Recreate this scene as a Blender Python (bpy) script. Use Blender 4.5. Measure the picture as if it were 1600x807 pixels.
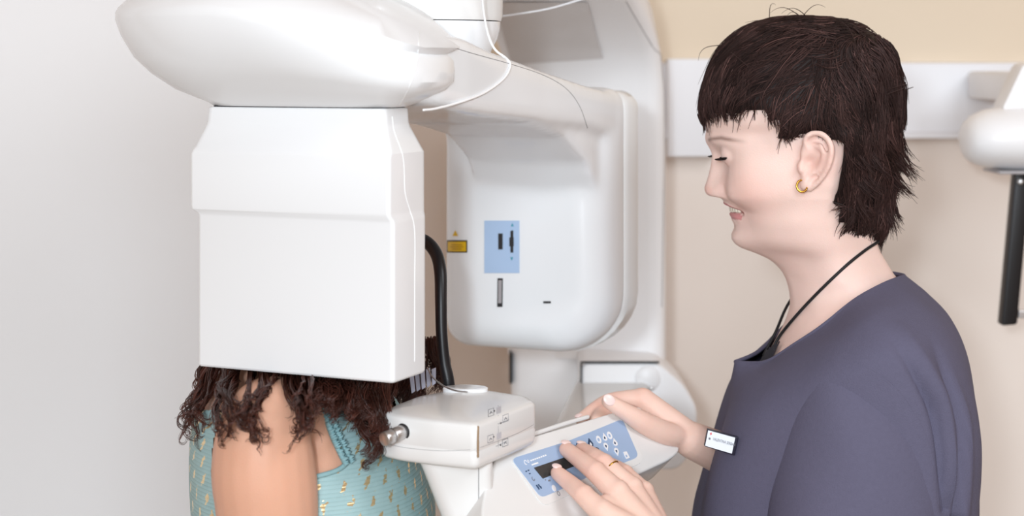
import bpy, bmesh, math, random
import numpy as np
from mathutils import Vector, Matrix
from mathutils.bvhtree import BVHTree
random.seed(7); RNG = np.random.default_rng(7)
for o in list(bpy.data.objects): bpy.data.objects.remove(o)
SC = bpy.context.scene; COL = SC.collection

# ---------------------------------------------------------------- camera, world, lights, exposure
F = 2660.0; CX = 800.0; HY = 106.0; CZ = 1.55          # focal length in px, principal column, horizon row, eye height
cam_d = bpy.data.cameras.new('camera'); cam = bpy.data.objects.new('camera', cam_d); COL.objects.link(cam)
cam.location = (0, 0, CZ); cam.rotation_euler = (math.pi/2, 0, 0)
cam_d.sensor_width = 36; cam_d.lens = F/1600*36
cam_d.shift_y = -(403.5-HY)/1600
cam_d.dof.use_dof = True; cam_d.dof.focus_distance = 1.68; cam_d.dof.aperture_fstop = 4.5
SC.camera = cam
SC.view_settings.view_transform = 'Standard'; SC.view_settings.look = 'None'
SC.view_settings.exposure = 0.0; SC.view_settings.gamma = 1.0; SC.view_settings.use_curve_mapping = False
W = bpy.data.worlds.new('room_light'); SC.world = W; W.use_nodes = True
bg = W.node_tree.nodes['Background']; bg.inputs[0].default_value = (1.0, 0.61, 0.36, 1); bg.inputs[1].default_value = 0.32

def area(name, loc, target, size, power, color):
    d = bpy.data.lights.new(name, 'AREA'); d.shape = 'DISK'; d.size = size; d.energy = power; d.color = color
    o = bpy.data.objects.new(name, d); COL.objects.link(o); o.location = loc
    o.rotation_euler = (Vector(target)-Vector(loc)).to_track_quat('-Z', 'Y').to_euler()
    return o
area('flash', (-0.21, -0.4, 1.70), (0.05, 2.0, 1.35), 0.13, 18, (0.83, 0.925, 1.0))
area('bounced_flash', (0.05, -2.7, 2.2), (0.05, 2.0, 1.3), 2.4, 112, (0.83, 0.925, 1.0))
area('column_fill', (1.25, 0.7, 2.5), (0.3, 2.3, 1.2), 0.9, 15, (0.9, 0.95, 1.0))  # added fill, no fixture there: brightens the column and back wall

# ---------------------------------------------------------------- helpers
def P(px, py, Y): return Vector(((px-CX)/F*Y, Y, CZ-(py-HY)/F*Y))
def proj(v): return (CX+v[0]/v[1]*F, HY+(CZ-v[2])/v[1]*F)
EYE = Vector((0, 0, CZ))
def ray(px, py): return Vector(((px-CX)/F, 1, -(py-HY)/F)).normalized()
def onplane(px, py, p0, n):
    d = ray(px, py); t = (Vector(p0)-EYE).dot(n)/d.dot(n); return EYE+d*t

def lin(c): return tuple(((x/255)/12.92 if x/255 <= .04045 else ((x/255+.055)/1.055)**2.4) for x in c)

def mat(name, rgb, rough=.5, metal=0, spec=.5, coat=0, noise=0, nscale=20, bump=0, bscale=200, sss=0, trans=0, alpha=1, attr=None, ior=1.45):
    m = bpy.data.materials.new(name); m.use_nodes = True; nt = m.node_tree; N = nt.nodes; L = nt.links
    b = N['Principled BSDF']; c = lin(rgb)+(1,)
    b.inputs['Base Color'].default_value = c; b.inputs['Roughness'].default_value = rough
    b.inputs['Metallic'].default_value = metal; b.inputs['Specular IOR Level'].default_value = spec
    b.inputs['Coat Weight'].default_value = coat; b.inputs['Coat Roughness'].default_value = .05
    b.inputs['IOR'].default_value = ior
    b.inputs['Transmission Weight'].default_value = trans; b.inputs['Alpha'].default_value = alpha
    if sss:
        b.inputs['Subsurface Weight'].default_value = sss
        b.inputs['Subsurface Radius'].default_value = (1.0, .35, .2); b.inputs['Subsurface Scale'].default_value = .006
    src = None
    if attr:
        a = N.new('ShaderNodeAttribute'); a.attribute_name = attr; src = a.outputs['Color']
    tc = N.new('ShaderNodeTexCoord')
    if noise:
        t = N.new('ShaderNodeTexNoise'); t.inputs['Scale'].default_value = nscale; t.inputs['Detail'].default_value = 4
        L.new(tc.outputs['Object'], t.inputs['Vector'])
        mr = N.new('ShaderNodeMapRange'); mr.inputs[3].default_value = 1-noise; mr.inputs[4].default_value = 1+noise
        L.new(t.outputs['Fac'], mr.inputs[0])
        mx = N.new('ShaderNodeMix'); mx.data_type = 'RGBA'; mx.blend_type = 'MULTIPLY'; mx.inputs[0].default_value = 1
        mx.clamp_result = False
        if src: L.new(src, mx.inputs[6])
        else: mx.inputs[6].default_value = c
        L.new(mr.outputs[0], mx.inputs[7]); src = mx.outputs[2]
    if src: L.new(src, b.inputs['Base Color'])
    if bump:
        t = N.new('ShaderNodeTexNoise'); t.inputs['Scale'].default_value = bscale; t.inputs['Detail'].default_value = 3
        L.new(tc.outputs['Object'], t.inputs['Vector'])
        bp = N.new('ShaderNodeBump'); bp.inputs['Strength'].default_value = bump; bp.inputs['Distance'].default_value = .002
        L.new(t.outputs['Fac'], bp.inputs['Height']); L.new(bp.outputs[0], b.inputs['Normal'])
    return m

M = dict(
 wall=mat('wall_paint', (240, 230, 222), .75, noise=.03, nscale=3, bump=.08, bscale=250),
 wall_up=mat('upper_wall_cream', (224, 209, 188), .75, noise=.03, nscale=3, bump=.08, bscale=250),  # creamier tone above the rail
 wall_white=mat('white_partition', (243, 244, 246), .6, noise=.015, nscale=3, bump=.05, bscale=250),
 floor=mat('vinyl_floor', (176, 164, 150), .5, noise=.1, nscale=12),
 rail=mat('rail_enamel', (236, 238, 243), .4, noise=.02, nscale=8),
 gloss=mat('white_gloss_plastic', (235, 237, 239), .16, spec=.5, noise=.012, nscale=5),
 gloss2=mat('ivory_gloss_plastic', (231, 231, 230), .2, spec=.5, noise=.012, nscale=5),
 satin=mat('white_satin_plastic', (243, 244, 246), .38, noise=.015, nscale=6),
 grey=mat('grey_plastic', (164, 160, 162), .3, noise=.02),
 seam=mat('seam_grey', (150, 150, 152), .6),
 lightseam=mat('pale_seam', (246, 247, 248), .4),
 dark=mat('dark_gap', (38, 36, 38), .6),
 black=mat('black_rubber', (22, 21, 24), .38, noise=.1, nscale=60),
 blue=mat('blue_membrane', (160, 184, 216), .32, noise=.02, nscale=30),
 paleblue=mat('pale_blue_label', (172, 196, 226), .4, noise=.02, nscale=30),
 screen=mat('dark_screen', (54, 56, 56), .12, spec=.6),
 navy=mat('navy_print', (38, 66, 100), .5),
 teal_print=mat('teal_print', (70, 150, 170), .5),
 white=mat('white_print', (240, 241, 244), .45),
 cream=mat('cream_print', (214, 204, 196), .45),
 yellow=mat('yellow_sticker', (222, 178, 24), .45, noise=.1, nscale=90),
 tan=mat('tan_gap', (150, 124, 96), .6),
 brown=mat('sticker_border', (74, 62, 34), .5),
 steel=mat('brushed_steel', (206, 204, 204), .38, metal=1, noise=.08, nscale=120),
 clear=mat('clear_plastic', (238, 240, 248), .08, trans=.86, ior=1.4),
 lavender=mat('frosted_plastic', (176, 174, 188), .3, trans=.3, ior=1.3),
 gold=mat('gold', (214, 164, 74), .22, metal=1),
 skin=mat('skin', (230, 190, 172), .5, spec=.35, sss=.12, attr='tint', noise=.035, nscale=60, bump=.12, bscale=700),
 nail=mat('fingernail', (243, 216, 210), .25),
 tooth=mat('tooth_enamel', (238, 230, 212), .2, noise=.02),
 eye=mat('eye', (230, 226, 222), .1), iris=mat('iris', (52, 40, 32), .1),
 hair=mat('dark_brown_hair', (50, 35, 32), .52, spec=.22, attr='tint'),
 curl=mat('dark_curls', (48, 28, 24), .3, spec=.6, attr='tint'),
 scrub=mat('purple_grey_cotton', (95, 93, 114), .85, spec=.2, noise=.07, nscale=260, bump=.35, bscale=900),
 scrub_in=mat('dark_undershirt', (30, 30, 44), .8, noise=.1, nscale=200),
 cord=mat('black_cord', (20, 19, 22), .6),
 navyplastic=mat('navy_plastic', (24, 26, 46), .35),
 badgewhite=mat('badge_card', (228, 234, 242), .4),
 print=mat('grey_print', (120, 122, 130), .6),
 red_print=mat('red_print', (214, 110, 116), .6),
 trousers=mat('grey_trousers', (92, 88, 108), .85, noise=.06, nscale=200),
 shoe=mat('white_shoe', (225, 225, 225), .5, noise=.03),
)

def link(name, V, Fc, m, parent=None, smooth=True, pig=None, uv=None, autosharp=None):
    me = bpy.data.meshes.new(name); me.from_pydata([tuple(v) for v in V], [], [tuple(f) for f in Fc]); me.update()
    ms = m if isinstance(m, (list, tuple)) else [m]
    for q in ms: me.materials.append(q)
    me.polygons.foreach_set('use_smooth', [smooth]*len(me.polygons))
    if pig is not None:
        a = me.color_attributes.new('tint', 'FLOAT_COLOR', 'POINT')
        c = np.ones((len(me.vertices), 4), np.float32); c[:, :3] = pig; a.data.foreach_set('color', c.ravel())
    if uv is not None:
        l = me.uv_layers.new(name='UVMap'); idx = np.zeros(len(me.loops), np.int32); me.loops.foreach_get('vertex_index', idx)
        l.data.foreach_set('uv', np.asarray(uv, np.float32)[idx].ravel())
    if autosharp and smooth: me.set_sharp_from_angle(angle=math.radians(autosharp))
    o = bpy.data.objects.new(name, me); COL.objects.link(o)
    if parent is not None: attach(o, parent)
    return o
def world_loc(o):
    v = Vector((0, 0, 0))
    while o is not None: v += o.location; o = o.parent
    return v
def attach(o, parent):
    o.parent = parent; o.location = o.location - world_loc(parent)
    return o
def thing(name, label, cat, loc, group=None):
    o = bpy.data.objects.new(name, None); COL.objects.link(o); o.location = loc
    o['label'] = label; o['category'] = cat
    if group: o['group'] = group
    return o
def struct(o): o['kind'] = 'structure'; return o

def join(*ms):
    V = []; Fc = []
    for v, f in ms:
        n = len(V); V += [Vector(x) for x in v]; Fc += [tuple(i+n for i in q) for q in f]
    return V, Fc
def cat(pts, n, closed=False):
    """Catmull-Rom through pts, n samples per span."""
    A = np.array([list(p) for p in pts], float); m = len(A); out = []
    spans = m if closed else m-1
    for i in range(spans):
        if closed: p0, p1, p2, p3 = A[(i-1) % m], A[i], A[(i+1) % m], A[(i+2) % m]
        else:
            p1, p2 = A[i], A[i+1]; p0 = A[i-1] if i > 0 else 2*p1-p2; p3 = A[i+2] if i+2 < m else 2*p2-p1
        for k in range(n):
            t = k/n
            out.append(.5*((2*p1)+(-p0+p2)*t+(2*p0-5*p1+4*p2-p3)*t*t+(-p0+3*p1-3*p2+p3)*t**3))
    if not closed: out.append(A[-1])
    return np.array(out)
def loft(rings, cap0=True, cap1=True, closed=True):
    n = len(rings[0]); V = [Vector(p) for r in rings for p in r]; Fc = []
    for i in range(len(rings)-1):
        for j in range(n if closed else n-1):
            k = (j+1) % n; Fc.append((i*n+j, i*n+k, (i+1)*n+k, (i+1)*n+j))
    if cap0: Fc.append(tuple(range(n-1, -1, -1)))
    if cap1: Fc.append(tuple(range((len(rings)-1)*n, len(rings)*n)))
    return V, Fc
def fixn(V, Fc):
    bm = bmesh.new(); vs = [bm.verts.new(v) for v in V]
    for f in Fc:
        try: bm.faces.new([vs[i] for i in f])
        except ValueError: pass
    bmesh.ops.recalc_face_normals(bm, faces=bm.faces[:]); bm.verts.index_update()
    out = [v.co.copy() for v in bm.verts], [tuple(v.index for v in f.verts) for f in bm.faces]
    bm.free(); return out
def bevelmesh(V, Fc, w, seg=3, angle=30):
    bm = bmesh.new(); vs = [bm.verts.new(v) for v in V]
    for f in Fc: bm.faces.new([vs[i] for i in f])
    bmesh.ops.recalc_face_normals(bm, faces=bm.faces[:])
    es = [e for e in bm.edges if len(e.link_faces) == 2 and e.calc_face_angle(0) > math.radians(angle)]
    bmesh.ops.bevel(bm, geom=es, offset=w, segments=seg, profile=.5, affect='EDGES', clamp_overlap=True)
    bm.verts.index_update()
    out = [v.co.copy() for v in bm.verts], [tuple(v.index for v in f.verts) for f in bm.faces]
    bm.free(); return out
def prism(poly, d, w=0, seg=3):
    """poly: list of Vectors (planar), extruded by vector d, edges bevelled."""
    n = len(poly); V = [Vector(p) for p in poly]+[Vector(p)+Vector(d) for p in poly]
    Fc = [tuple(range(n)), tuple(range(2*n-1, n-1, -1))]+[(i, n+i, n+(i+1) % n, (i+1) % n) for i in range(n)]
    return bevelmesh(V, Fc, w, seg) if w else fixn(V, Fc)
def box(x0, x1, y0, y1, z0, z1, w=0, seg=2):
    return prism([Vector((x0, y0, z0)), Vector((x1, y0, z0)), Vector((x1, y1, z0)), Vector((x0, y1, z0))], (0, 0, z1-z0), w, seg)
def tube(pts, rad, n=10, sub=6, ends=True, closed=False, flat=1.0):
    """round tube through pts with radii; hemispherical ends."""
    R = rad if hasattr(rad, '__len__') else [rad]*len(pts)
    A = cat([tuple(p)+(r,) for p, r in zip(pts, R)], sub, closed) if sub > 1 else np.array([tuple(p)+(r,) for p, r in zip(pts, R)])
    C = A[:, :3]; r = np.maximum(A[:, 3], 1e-5)
    if ends and not closed:
        t0 = (C[0]-C[1]); t0 /= np.linalg.norm(t0)+1e-12; t1 = C[-1]-C[-2]; t1 /= np.linalg.norm(t1)+1e-12
        pre = [(C[0]+t0*r[0]*math.sin(a), r[0]*math.cos(a)) for a in (1.5, 1.2, .85, .45)]
        post = [(C[-1]+t1*r[-1]*math.sin(a), r[-1]*math.cos(a)) for a in (.45, .85, 1.2, 1.5)]
        C = np.vstack([[p[0] for p in pre], C, [p[0] for p in post]]); r = np.concatenate([[p[1] for p in pre], r, [p[1] for p in post]])
    m = len(C); T = np.zeros_like(C)
    for i in range(m):
        a = C[(i+1) % m] if (closed or i < m-1) else C[i]; b = C[(i-1) % m] if (closed or i > 0) else C[i]
        T[i] = (a-b)/(np.linalg.norm(a-b)+1e-12)
    u = np.cross(T[0], [0, 0, 1]);
    if np.linalg.norm(u) < .1: u = np.cross(T[0], [0, 1, 0])
    u /= np.linalg.norm(u); rings = []
    for i in range(m):
        u = u-T[i]*u.dot(T[i]); u /= np.linalg.norm(u)+1e-12; v = np.cross(T[i], u)
        rings.append([C[i]+r[i]*(math.cos(2*math.pi*k/n)*u+flat*math.sin(2*math.pi*k/n)*v) for k in range(n)])
    if closed: rings.append(rings[0]); return loft(rings, False, False)
    return loft(rings)
def ellipsoid(c, rx, ry, rz, nu=20, nv=14, R=None):
    rings = []
    for i in range(nv+1):
        a = -math.pi/2+math.pi*(i+.0)/nv; a = max(-1.5, min(1.5, a)); ring = []
        for k in range(nu):
            p = Vector((rx*math.cos(a)*math.cos(2*math.pi*k/nu), ry*math.cos(a)*math.sin(2*math.pi*k/nu), rz*math.sin(a)))
            if R is not None: p = R @ p
            ring.append(Vector(c)+p)
        rings.append(ring)
    return loft(rings)
def cyl(p0, p1, r0, r1=None, n=28, w=.0008):
    p0, p1 = Vector(p0), Vector(p1); r1 = r0 if r1 is None else r1; d = (p1-p0).normalized()
    u = d.orthogonal().normalized(); v = d.cross(u)
    def ring(c, r): return [c+u*(r*math.cos(2*math.pi*k/n))+v*(r*math.sin(2*math.pi*k/n)) for k in range(n)]
    return fixn(*loft([ring(p0, r0-w), ring(p0+d*w, r0), ring(p1-d*w, r1), ring(p1, r1-w)]))
def rrect(a0, a1, b0, b1, r, n=5):
    """rounded rectangle points in 2D, r scalar or per-corner (a1b0, a1b1, a0b1, a0b0)."""
    rs = r if hasattr(r, '__len__') else [r]*4; out = []
    for (cx, sx, cy, sy, rr, s) in ((a1, -1, b0, 1, rs[0], -90), (a1, -1, b1, -1, rs[1], 0), (a0, 1, b1, -1, rs[2], 90), (a0, 1, b0, 1, rs[3], 180)):
        for k in range(n+1):
            t = math.radians(s+90*k/n); out.append((cx+sx*rr+rr*math.cos(t), cy+sy*rr+rr*math.sin(t)))
    return out
def superell(a0, a1, b0, b1, e, n=56):
    ca, cb, ra, rb = (a0+a1)/2, (b0+b1)/2, (a1-a0)/2, (b1-b0)/2; out = []
    for k in range(n):
        t = 2*math.pi*k/n; c, s = math.cos(t), math.sin(t)
        out.append((ca+ra*math.copysign(abs(c)**(2/e), c), cb+rb*math.copysign(abs(s)**(2/e), s)))
    return out
def remesh(parts, voxel, smooth=4, lam=.5):
    V, Fc = join(*parts)
    me = bpy.data.meshes.new('tmp'); me.from_pydata([tuple(v) for v in V], [], Fc); me.update()
    o = bpy.data.objects.new('tmp', me); COL.objects.link(o)
    md = o.modifiers.new('r', 'REMESH'); md.mode = 'VOXEL'; md.voxel_size = voxel
    dg = bpy.context.evaluated_depsgraph_get(); dg.update(); ev = o.evaluated_get(dg); m2 = ev.to_mesh()
    A = np.zeros(len(m2.vertices)*3); m2.vertices.foreach_get('co', A); A = A.reshape(-1, 3)
    faces = [tuple(p.vertices) for p in m2.polygons]
    E = np.zeros(len(m2.edges)*2, np.int32); m2.edges.foreach_get('vertices', E); E = E.reshape(-1, 2)
    ev.to_mesh_clear(); bpy.data.objects.remove(o); bpy.data.meshes.remove(me)
    A = lap(A, E, smooth, lam)
    return A, faces, E
def lap(A, E, it, lam=.5, w=None):
    deg = np.bincount(E.ravel(), minlength=len(A)).astype(float)[:, None]; deg[deg == 0] = 1
    for k in range(it):
        S = np.zeros_like(A)
        for d in range(3):
            S[:, d] = np.bincount(E[:, 0], A[E[:, 1], d], len(A))+np.bincount(E[:, 1], A[E[:, 0], d], len(A))
        D = lam*(S/deg-A); A = A+(D if w is None else D*w[:, None])
    return A
def normals(A, faces):
    me = bpy.data.meshes.new('t'); me.from_pydata(A.tolist() if hasattr(A, 'tolist') else [tuple(a) for a in A], [], faces); me.update()
    n = np.zeros(len(me.vertices)*3, np.float32); me.vertices.foreach_get('normal', n); bpy.data.meshes.remove(me)
    return n.reshape(-1, 3).astype(float)
def bvh(V, Fc): return BVHTree.FromPolygons([Vector(v) for v in V], [tuple(f) for f in Fc])
def hit(tree, px, py, off=0.0):
    d = ray(px, py); r = tree.ray_cast(EYE, d)
    if r[0] is None: return None
    n = r[1] if r[1].dot(d) < 0 else -r[1]
    return r[0]+n*off
def surf_line(tree, pxs, r, step=6, off=0, n=6):
    """thin bead that lies on a surface along a pixel path"""
    q = cat([(a, b, 0) for a, b in pxs], step); pts = [hit(tree, a, b, off) for a, b, _ in q]; pts = [p for p in pts if p is not None]
    return tube(pts, r, n=n, sub=1)
def decal(tree, quad, off=.0004, nu=8, nv=8, thick=.0004):
    """thin conforming plate on a surface over a pixel quad (tl, tr, br, bl)"""
    def g(u, v):
        a = [quad[0][k]*(1-u)+quad[1][k]*u for k in (0, 1)]; b = [quad[3][k]*(1-u)+quad[2][k]*u for k in (0, 1)]
        return hit(tree, a[0]*(1-v)+b[0]*v, a[1]*(1-v)+b[1]*v, off)
    V = [g(i/nu, j/nv) for j in range(nv+1) for i in range(nu+1)]
    if any(v is None for v in V): return None
    Fc = [(j*(nu+1)+i, (j+1)*(nu+1)+i, (j+1)*(nu+1)+i+1, j*(nu+1)+i+1) for j in range(nv) for i in range(nu)]
    return V, Fc
def poly_on(p0, n, pts, thick=.0006):
    q = [onplane(a, b, p0, n)+n*.0002 for a, b in pts]; return prism(q, n*thick)
def round_poly(pts, r, k=5):
    """round the corners of a 2D polygon by r (px)"""
    out = []; m = len(pts)
    for i in range(m):
        p = Vector(pts[i]).to_2d(); a = Vector(pts[i-1]).to_2d(); b = Vector(pts[(i+1) % m]).to_2d()
        ra = min(r, (a-p).length*.48); rb = min(r, (b-p).length*.48)
        s = p+(a-p).normalized()*ra; e = p+(b-p).normalized()*rb
        for j in range(k+1):
            t = j/k; q = s*(1-t)**2+p*2*t*(1-t)+e*t*t; out.append((q.x, q.y))
    return out
def text_mesh(s, origin, xa, ya, h):
    c = bpy.data.curves.new('t', 'FONT'); c.body = s; c.size = 1; c.extrude = .01
    o = bpy.data.objects.new('t', c); COL.objects.link(o); dg = bpy.context.evaluated_depsgraph_get(); dg.update()
    me = o.evaluated_get(dg).to_mesh(); n = xa.cross(ya).normalized()
    V = [origin+xa*(v.co.x*h)+ya*(v.co.y*h)+n*(v.co.z*h+.0003) for v in me.vertices]; Fc = [tuple(p.vertices) for p in me.polygons]
    o.evaluated_get(dg).to_mesh_clear(); bpy.data.objects.remove(o); bpy.data.curves.remove(c)
    return V, Fc
def strands(paths, r0, r1=.3, k=3):
    """list of (n,3) arrays -> one mesh of tapering hairs"""
    V = []; Fc = []; base = 0
    for C in paths:
        C = np.asarray(C); m = len(C); T = np.gradient(C, axis=0); T /= np.linalg.norm(T, axis=1)[:, None]+1e-12
        ref = np.array([.3, -.9, .2]); u = np.cross(T, ref); u /= np.linalg.norm(u, axis=1)[:, None]+1e-9; v = np.cross(T, u)
        rr = (r0*(1-(1-r1)*np.linspace(0, 1, m)**1.5))[:, None]
        for a in range(k):
            t = 2*math.pi*a/k; V.append(C+rr*(math.cos(t)*u+math.sin(t)*v))
        for i in range(m-1):
            for a in range(k):
                b = (a+1) % k; Fc.append((base+a*m+i, base+b*m+i, base+b*m+i+1, base+a*m+i+1))
        base += k*m
    return np.vstack(V), Fc
def inpoly(x, y, poly):
    c = np.zeros(np.shape(x), bool); n = len(poly)
    for i in range(n):
        x0, y0 = poly[i]; x1, y1 = poly[i-1]
        c ^= ((y0 > y) != (y1 > y)) & (x < (x1-x0)*(y-y0)/((y1-y0) or 1e-9)+x0)
    return c
def polydist(x, y, poly):
    d = np.full(np.shape(x), 1e9); n = len(poly)
    for i in range(n):
        ax, ay = poly[i-1]; bx, by = poly[i]; dx, dy = bx-ax, by-ay
        t = np.clip(((x-ax)*dx+(y-ay)*dy)/(dx*dx+dy*dy+1e-9), 0, 1)
        d = np.minimum(d, np.hypot(x-ax-t*dx, y-ay-t*dy))
    return d
# ================================================================= THE ROOM
YB = 2.62
def quad(name, pts, m): return struct(link(name, pts, [tuple(range(len(pts)))], m, smooth=False))
xl0, yl0 = -.31, YB; e2v = Vector((.418, .909, 0)).normalized(); e1v = Vector((.909, -.418, 0)).normalized()
xl1, yl1 = xl0-.85*1.3, yl0-.60*1.3
zr = 1.555
o = link('wall_back', *box(xl0-.08, 2.2, YB, YB+.12, 0, zr), M['wall'], smooth=False); struct(o)
o = link('wall_back_upper', *box(xl0-.08, 2.2, YB, YB+.12, zr, 2.7), M['wall_up'], smooth=False); struct(o)
wl = prism([Vector((xl0, yl0, 0)), Vector((xl0-.12, yl0+.05, 0)), Vector((xl1-.12, yl1+.05, 0)), Vector((xl1, yl1, 0))], (0, 0, 2.7))
struct(link('wall_left', *wl, M['wall_white'], smooth=False))
struct(link('floor', *box(-2.4, 2.2, -.6, YB+.12, -.06, 0), M['floor'], smooth=False))
# wall rail (equipment channel) with a raised lower lip
zt, zb = P(0, 97, YB-.02).z, P(0, 217, YB-.02).z
prof = [(YB, zt), (YB-.018, zt-.002), (YB-.02, zt-.006), (YB-.02, zb+.012), (YB-.03, zb+.009), (YB-.031, zb+.002), (YB-.028, zb), (YB, zb)]
x0 = P(1030, 0, YB).x
struct(link('trim_1', *fixn(*loft([[Vector((x, y, z)) for y, z in prof] for x in (x0, 2.2)])), M['rail'], smooth=False))
z2 = P(0, 245, YB-.03).z
struct(link('trim_2', *box(P(1040, 0, YB).x, P(1118, 0, YB).x, YB-.036, YB, z2, P(0, 92, YB-.03).z, .002), M['rail'], smooth=False))

# ================================================================= THE PANORAMIC X-RAY UNIT
O = Vector((-.1842, 1.5753, 0))
def MF(a, D, z): return O+e1v*a+e2v*D+Vector((0, 0, z))
mac = thing('panoramic_x_ray_machine', 'large white dental panoramic x-ray machine around the patient, with blue keypad console', 'x-ray machine', (.1, 2.3, 0))
BV = {}
# ---- column with the overhead arm growing out of it (profile in the plane of d, swept across)
cd = Vector((-.275, -.9614, 0)).normalized(); cx_ = Vector((.9614, -.275, 0)).normalized()
CR = P(1034, 0, 2.36); CR.z = 0                           # right front edge of the column
WC = .226
pr = [(0, 1.14), (0, 1.40), (0, 1.49), (.006, 1.525), (.022, 1.553), (.05, 1.578), (.10, 1.603), (.17, 1.628), (.28, 1.65), (.45, 1.663), (.74, 1.668),
      (.775, 1.69), (.76, 1.74), (.5, 1.75), (.28, 1.72), (.16, 1.685), (.06, 1.64), (0, 1.585), (-.03, 1.53), (-.042, 1.46), (-.045, 1.40), (-.045, 1.14)]
rings = []
for s, ins in ((0, .014), (.004, .006), (.012, .001), (.02, 0), (WC-.02, 0), (WC-.012, .001), (WC-.004, .006), (WC, .014)):
    c = Vector((sum(p[0] for p in pr)/len(pr), sum(p[1] for p in pr)/len(pr))); ring = []
    m = len(pr)
    for i, (t, z) in enumerate(pr):
        a = Vector(pr[i-1]); b = Vector(pr[(i+1) % m]); tg = (b-a).normalized(); nn = Vector((tg.y, -tg.x))
        ring.append(CR-cx_*(WC-s)+cd*(t-nn.x*ins*-1*0-(-nn.x)*0) + Vector((0, 0, z)) + (cd*nn.x+Vector((0, 0, 1))*nn.y)*ins*-1)
    rings.append(ring)
colV, colF = fixn(*loft(rings))
column = link('column', colV, colF, M['satin'], mac, autosharp=35); BV['column'] = bvh(colV, colF)
post = prism([Vector((x, y, 0)) for x, y in ((P(799, 0, 2.4).x, 2.402), (P(912, 0, 2.4).x, 2.402), (P(912, 0, 2.4).x, 2.56), (P(799, 0, 2.4).x, 2.56))], (0, 0, 1.52), .012)
link('post', *post, M['satin'], mac, autosharp=35)
link('base_plate', *prism([CR-cx_*.26+cd*.12, CR-cx_*.02+cd*.12, CR-cx_*.02-cd*.2, CR-cx_*.26-cd*.2], (0, 0, .03), .008), M['satin'], mac, autosharp=35)
# edge seams of the overhead arm and a recessed underside plate
ob = [hit(BV['column'], x, y, .0) for x, y in ((768, 28), (905, 2), (943, 84), (925, 108), (800, 60))]
d_ = decal(BV['column'], ((772, 2), (918, 2), (943, 90), (800, 100)), .0015, 12, 12)
if d_: link('underside_panel', *d_, mat('pale_grey_plastic', (212, 209, 208), .25), column)
link('seam', *surf_line(BV['column'], [(978, 2), (1000, 40), (1022, 76), (1034, 92), (1038, 160), (1037, 300), (1034, 480)], .0006), M['seam'], column)
# ---- lower carriage on the column
YC = 2.27
cp = round_poly([(908, 568), (1030, 568), (1072, 606), (1090, 640), (1086, 700), (1060, 735), (908, 735)], 14)
carr = link('carriage', *prism([P(a, b, YC) for a, b in cp], (0, .14, 0), .004), M['satin'], mac, autosharp=35)
link('gap', *box(P(906.8, 0, YC).x, P(909.6, 0, YC).x, YC-.0015, YC+.004, P(0, 650, YC).z, P(0, 566, YC).z), M['dark'], carr, smooth=False)
link('gap', *box(P(909, 0, YC).x, P(1030, 0, YC).x, YC-.0015, YC+.004, P(0, 568, YC).z, P(0, 565.4, YC).z), M['dark'], carr, smooth=False)
k0 = P(1012, 592, YC)
kn = link('lock_disc', *cyl(k0+Vector((0, .01, 0)), k0+Vector((0, -.003, 0)), .018, .017, w=.0015), M['satin'], carr)
link('lock_screw', *cyl(P(1018, 607, YC-.003), P(1018, 607, YC-.009), .003, w=.0005), M['steel'], kn)
g = P(797, 0, 2.40)
link('slot', *box(g.x-.0012, g.x+.0028, 2.399, 2.43, P(0, 600, 2.4).z, P(0, 552, 2.4).z, .001), M['dark'], column, smooth=False)

# ---- sensor head (the big white box in front)
def sec(z, a0, a1, D0, D1, r): return [MF(a, D, z) for a, D in rrect(a0, a1, D0, D1, r, 6)]
S = []
for z, a0, a1, D0, D1, r in (
    (1.2712, -.1005, .1005, -.0315, .0315, .003), (1.2718, -.103, .103, -.034, .034, .0035), (1.2735, -.104, .104, -.035, .035, .004),
    (1.4120, -.104, .104, -.035, .035, .004), (1.4150, -.105, .1035, -.036, .036, .004), (1.4185, -.1095, .102, -.0385, .037, .004), (1.4215, -.110, .102, -.039, .037, .004),
    (1.4700, -.110, .102, -.039, .037, .004), (1.4735, -.1095, .102, -.038, .037, .005), (1.4765, -.108, .1005, -.036, .036, .006),
    (1.4960, -.1025, .091, -.0285, .031, .008), (1.5000, -.1015, .090, -.0275, .030, .008), (1.5125, -.1012, .089, -.027, .030, .009), (1.5135, -.100, .088, -.026, .029, .009)):
    S.append(sec(z, a0, a1, D0, D1, (r, .014, .02, r)))
sv = fixn(*loft(S)); sensor = link('sensor_head', *sv, M['gloss'], mac, autosharp=25); BV['sensor'] = bvh(*sv)
link('seam', *surf_line(BV['sensor'], [(613, 183), (616, 205), (630, 247), (633, 300), (641, 330), (648, 362), (648, 450), (648, 589)], .0005), M['lightseam'], sensor)
S = [[MF(a, D, z) for a, D in rrect(-.098, .086, -.024, .027, .01)] for z in (1.508, 1.519)]
link('neck_gap', *fixn(*loft(S)), M['dark'], sensor)
# ---- bowl shaped cover over the sensor head
S = []
for z, a0, a1, D0, D1, e in ((1.5142, -.098, .087, -.025, .028, 5), (1.5146, -.1015, .091, -.0285, .032, 4.4), (1.5175, -.106, .0955, -.033, .037, 4), (1.530, -.140, .112, -.058, .066, 3.0), (1.545, -.164, .124, -.078, .088, 2.7),
      (1.560, -.182, .129, -.092, .105, 2.5), (1.580, -.196, .128, -.102, .12, 2.4), (1.595, -.201, .126, -.107, .127, 2.4), (1.602, -.201, .124, -.107, .128, 2.4), (1.607, -.199, .122, -.104, .127, 2.4), (1.622, -.185, .13, -.09, .12, 2.4), (1.640, -.15, .11, -.06, .1, 2.3), (1.647, -.08, .06, -.02, .05, 2.2)):
    S.append([MF(a, D, 1.5142+(z-1.5142)*(1-.5*min(1, max(0, (a+.05)/.175))**1.5)) for a, D in superell(a0, a1, D0, D1, e, 72)])
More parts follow.
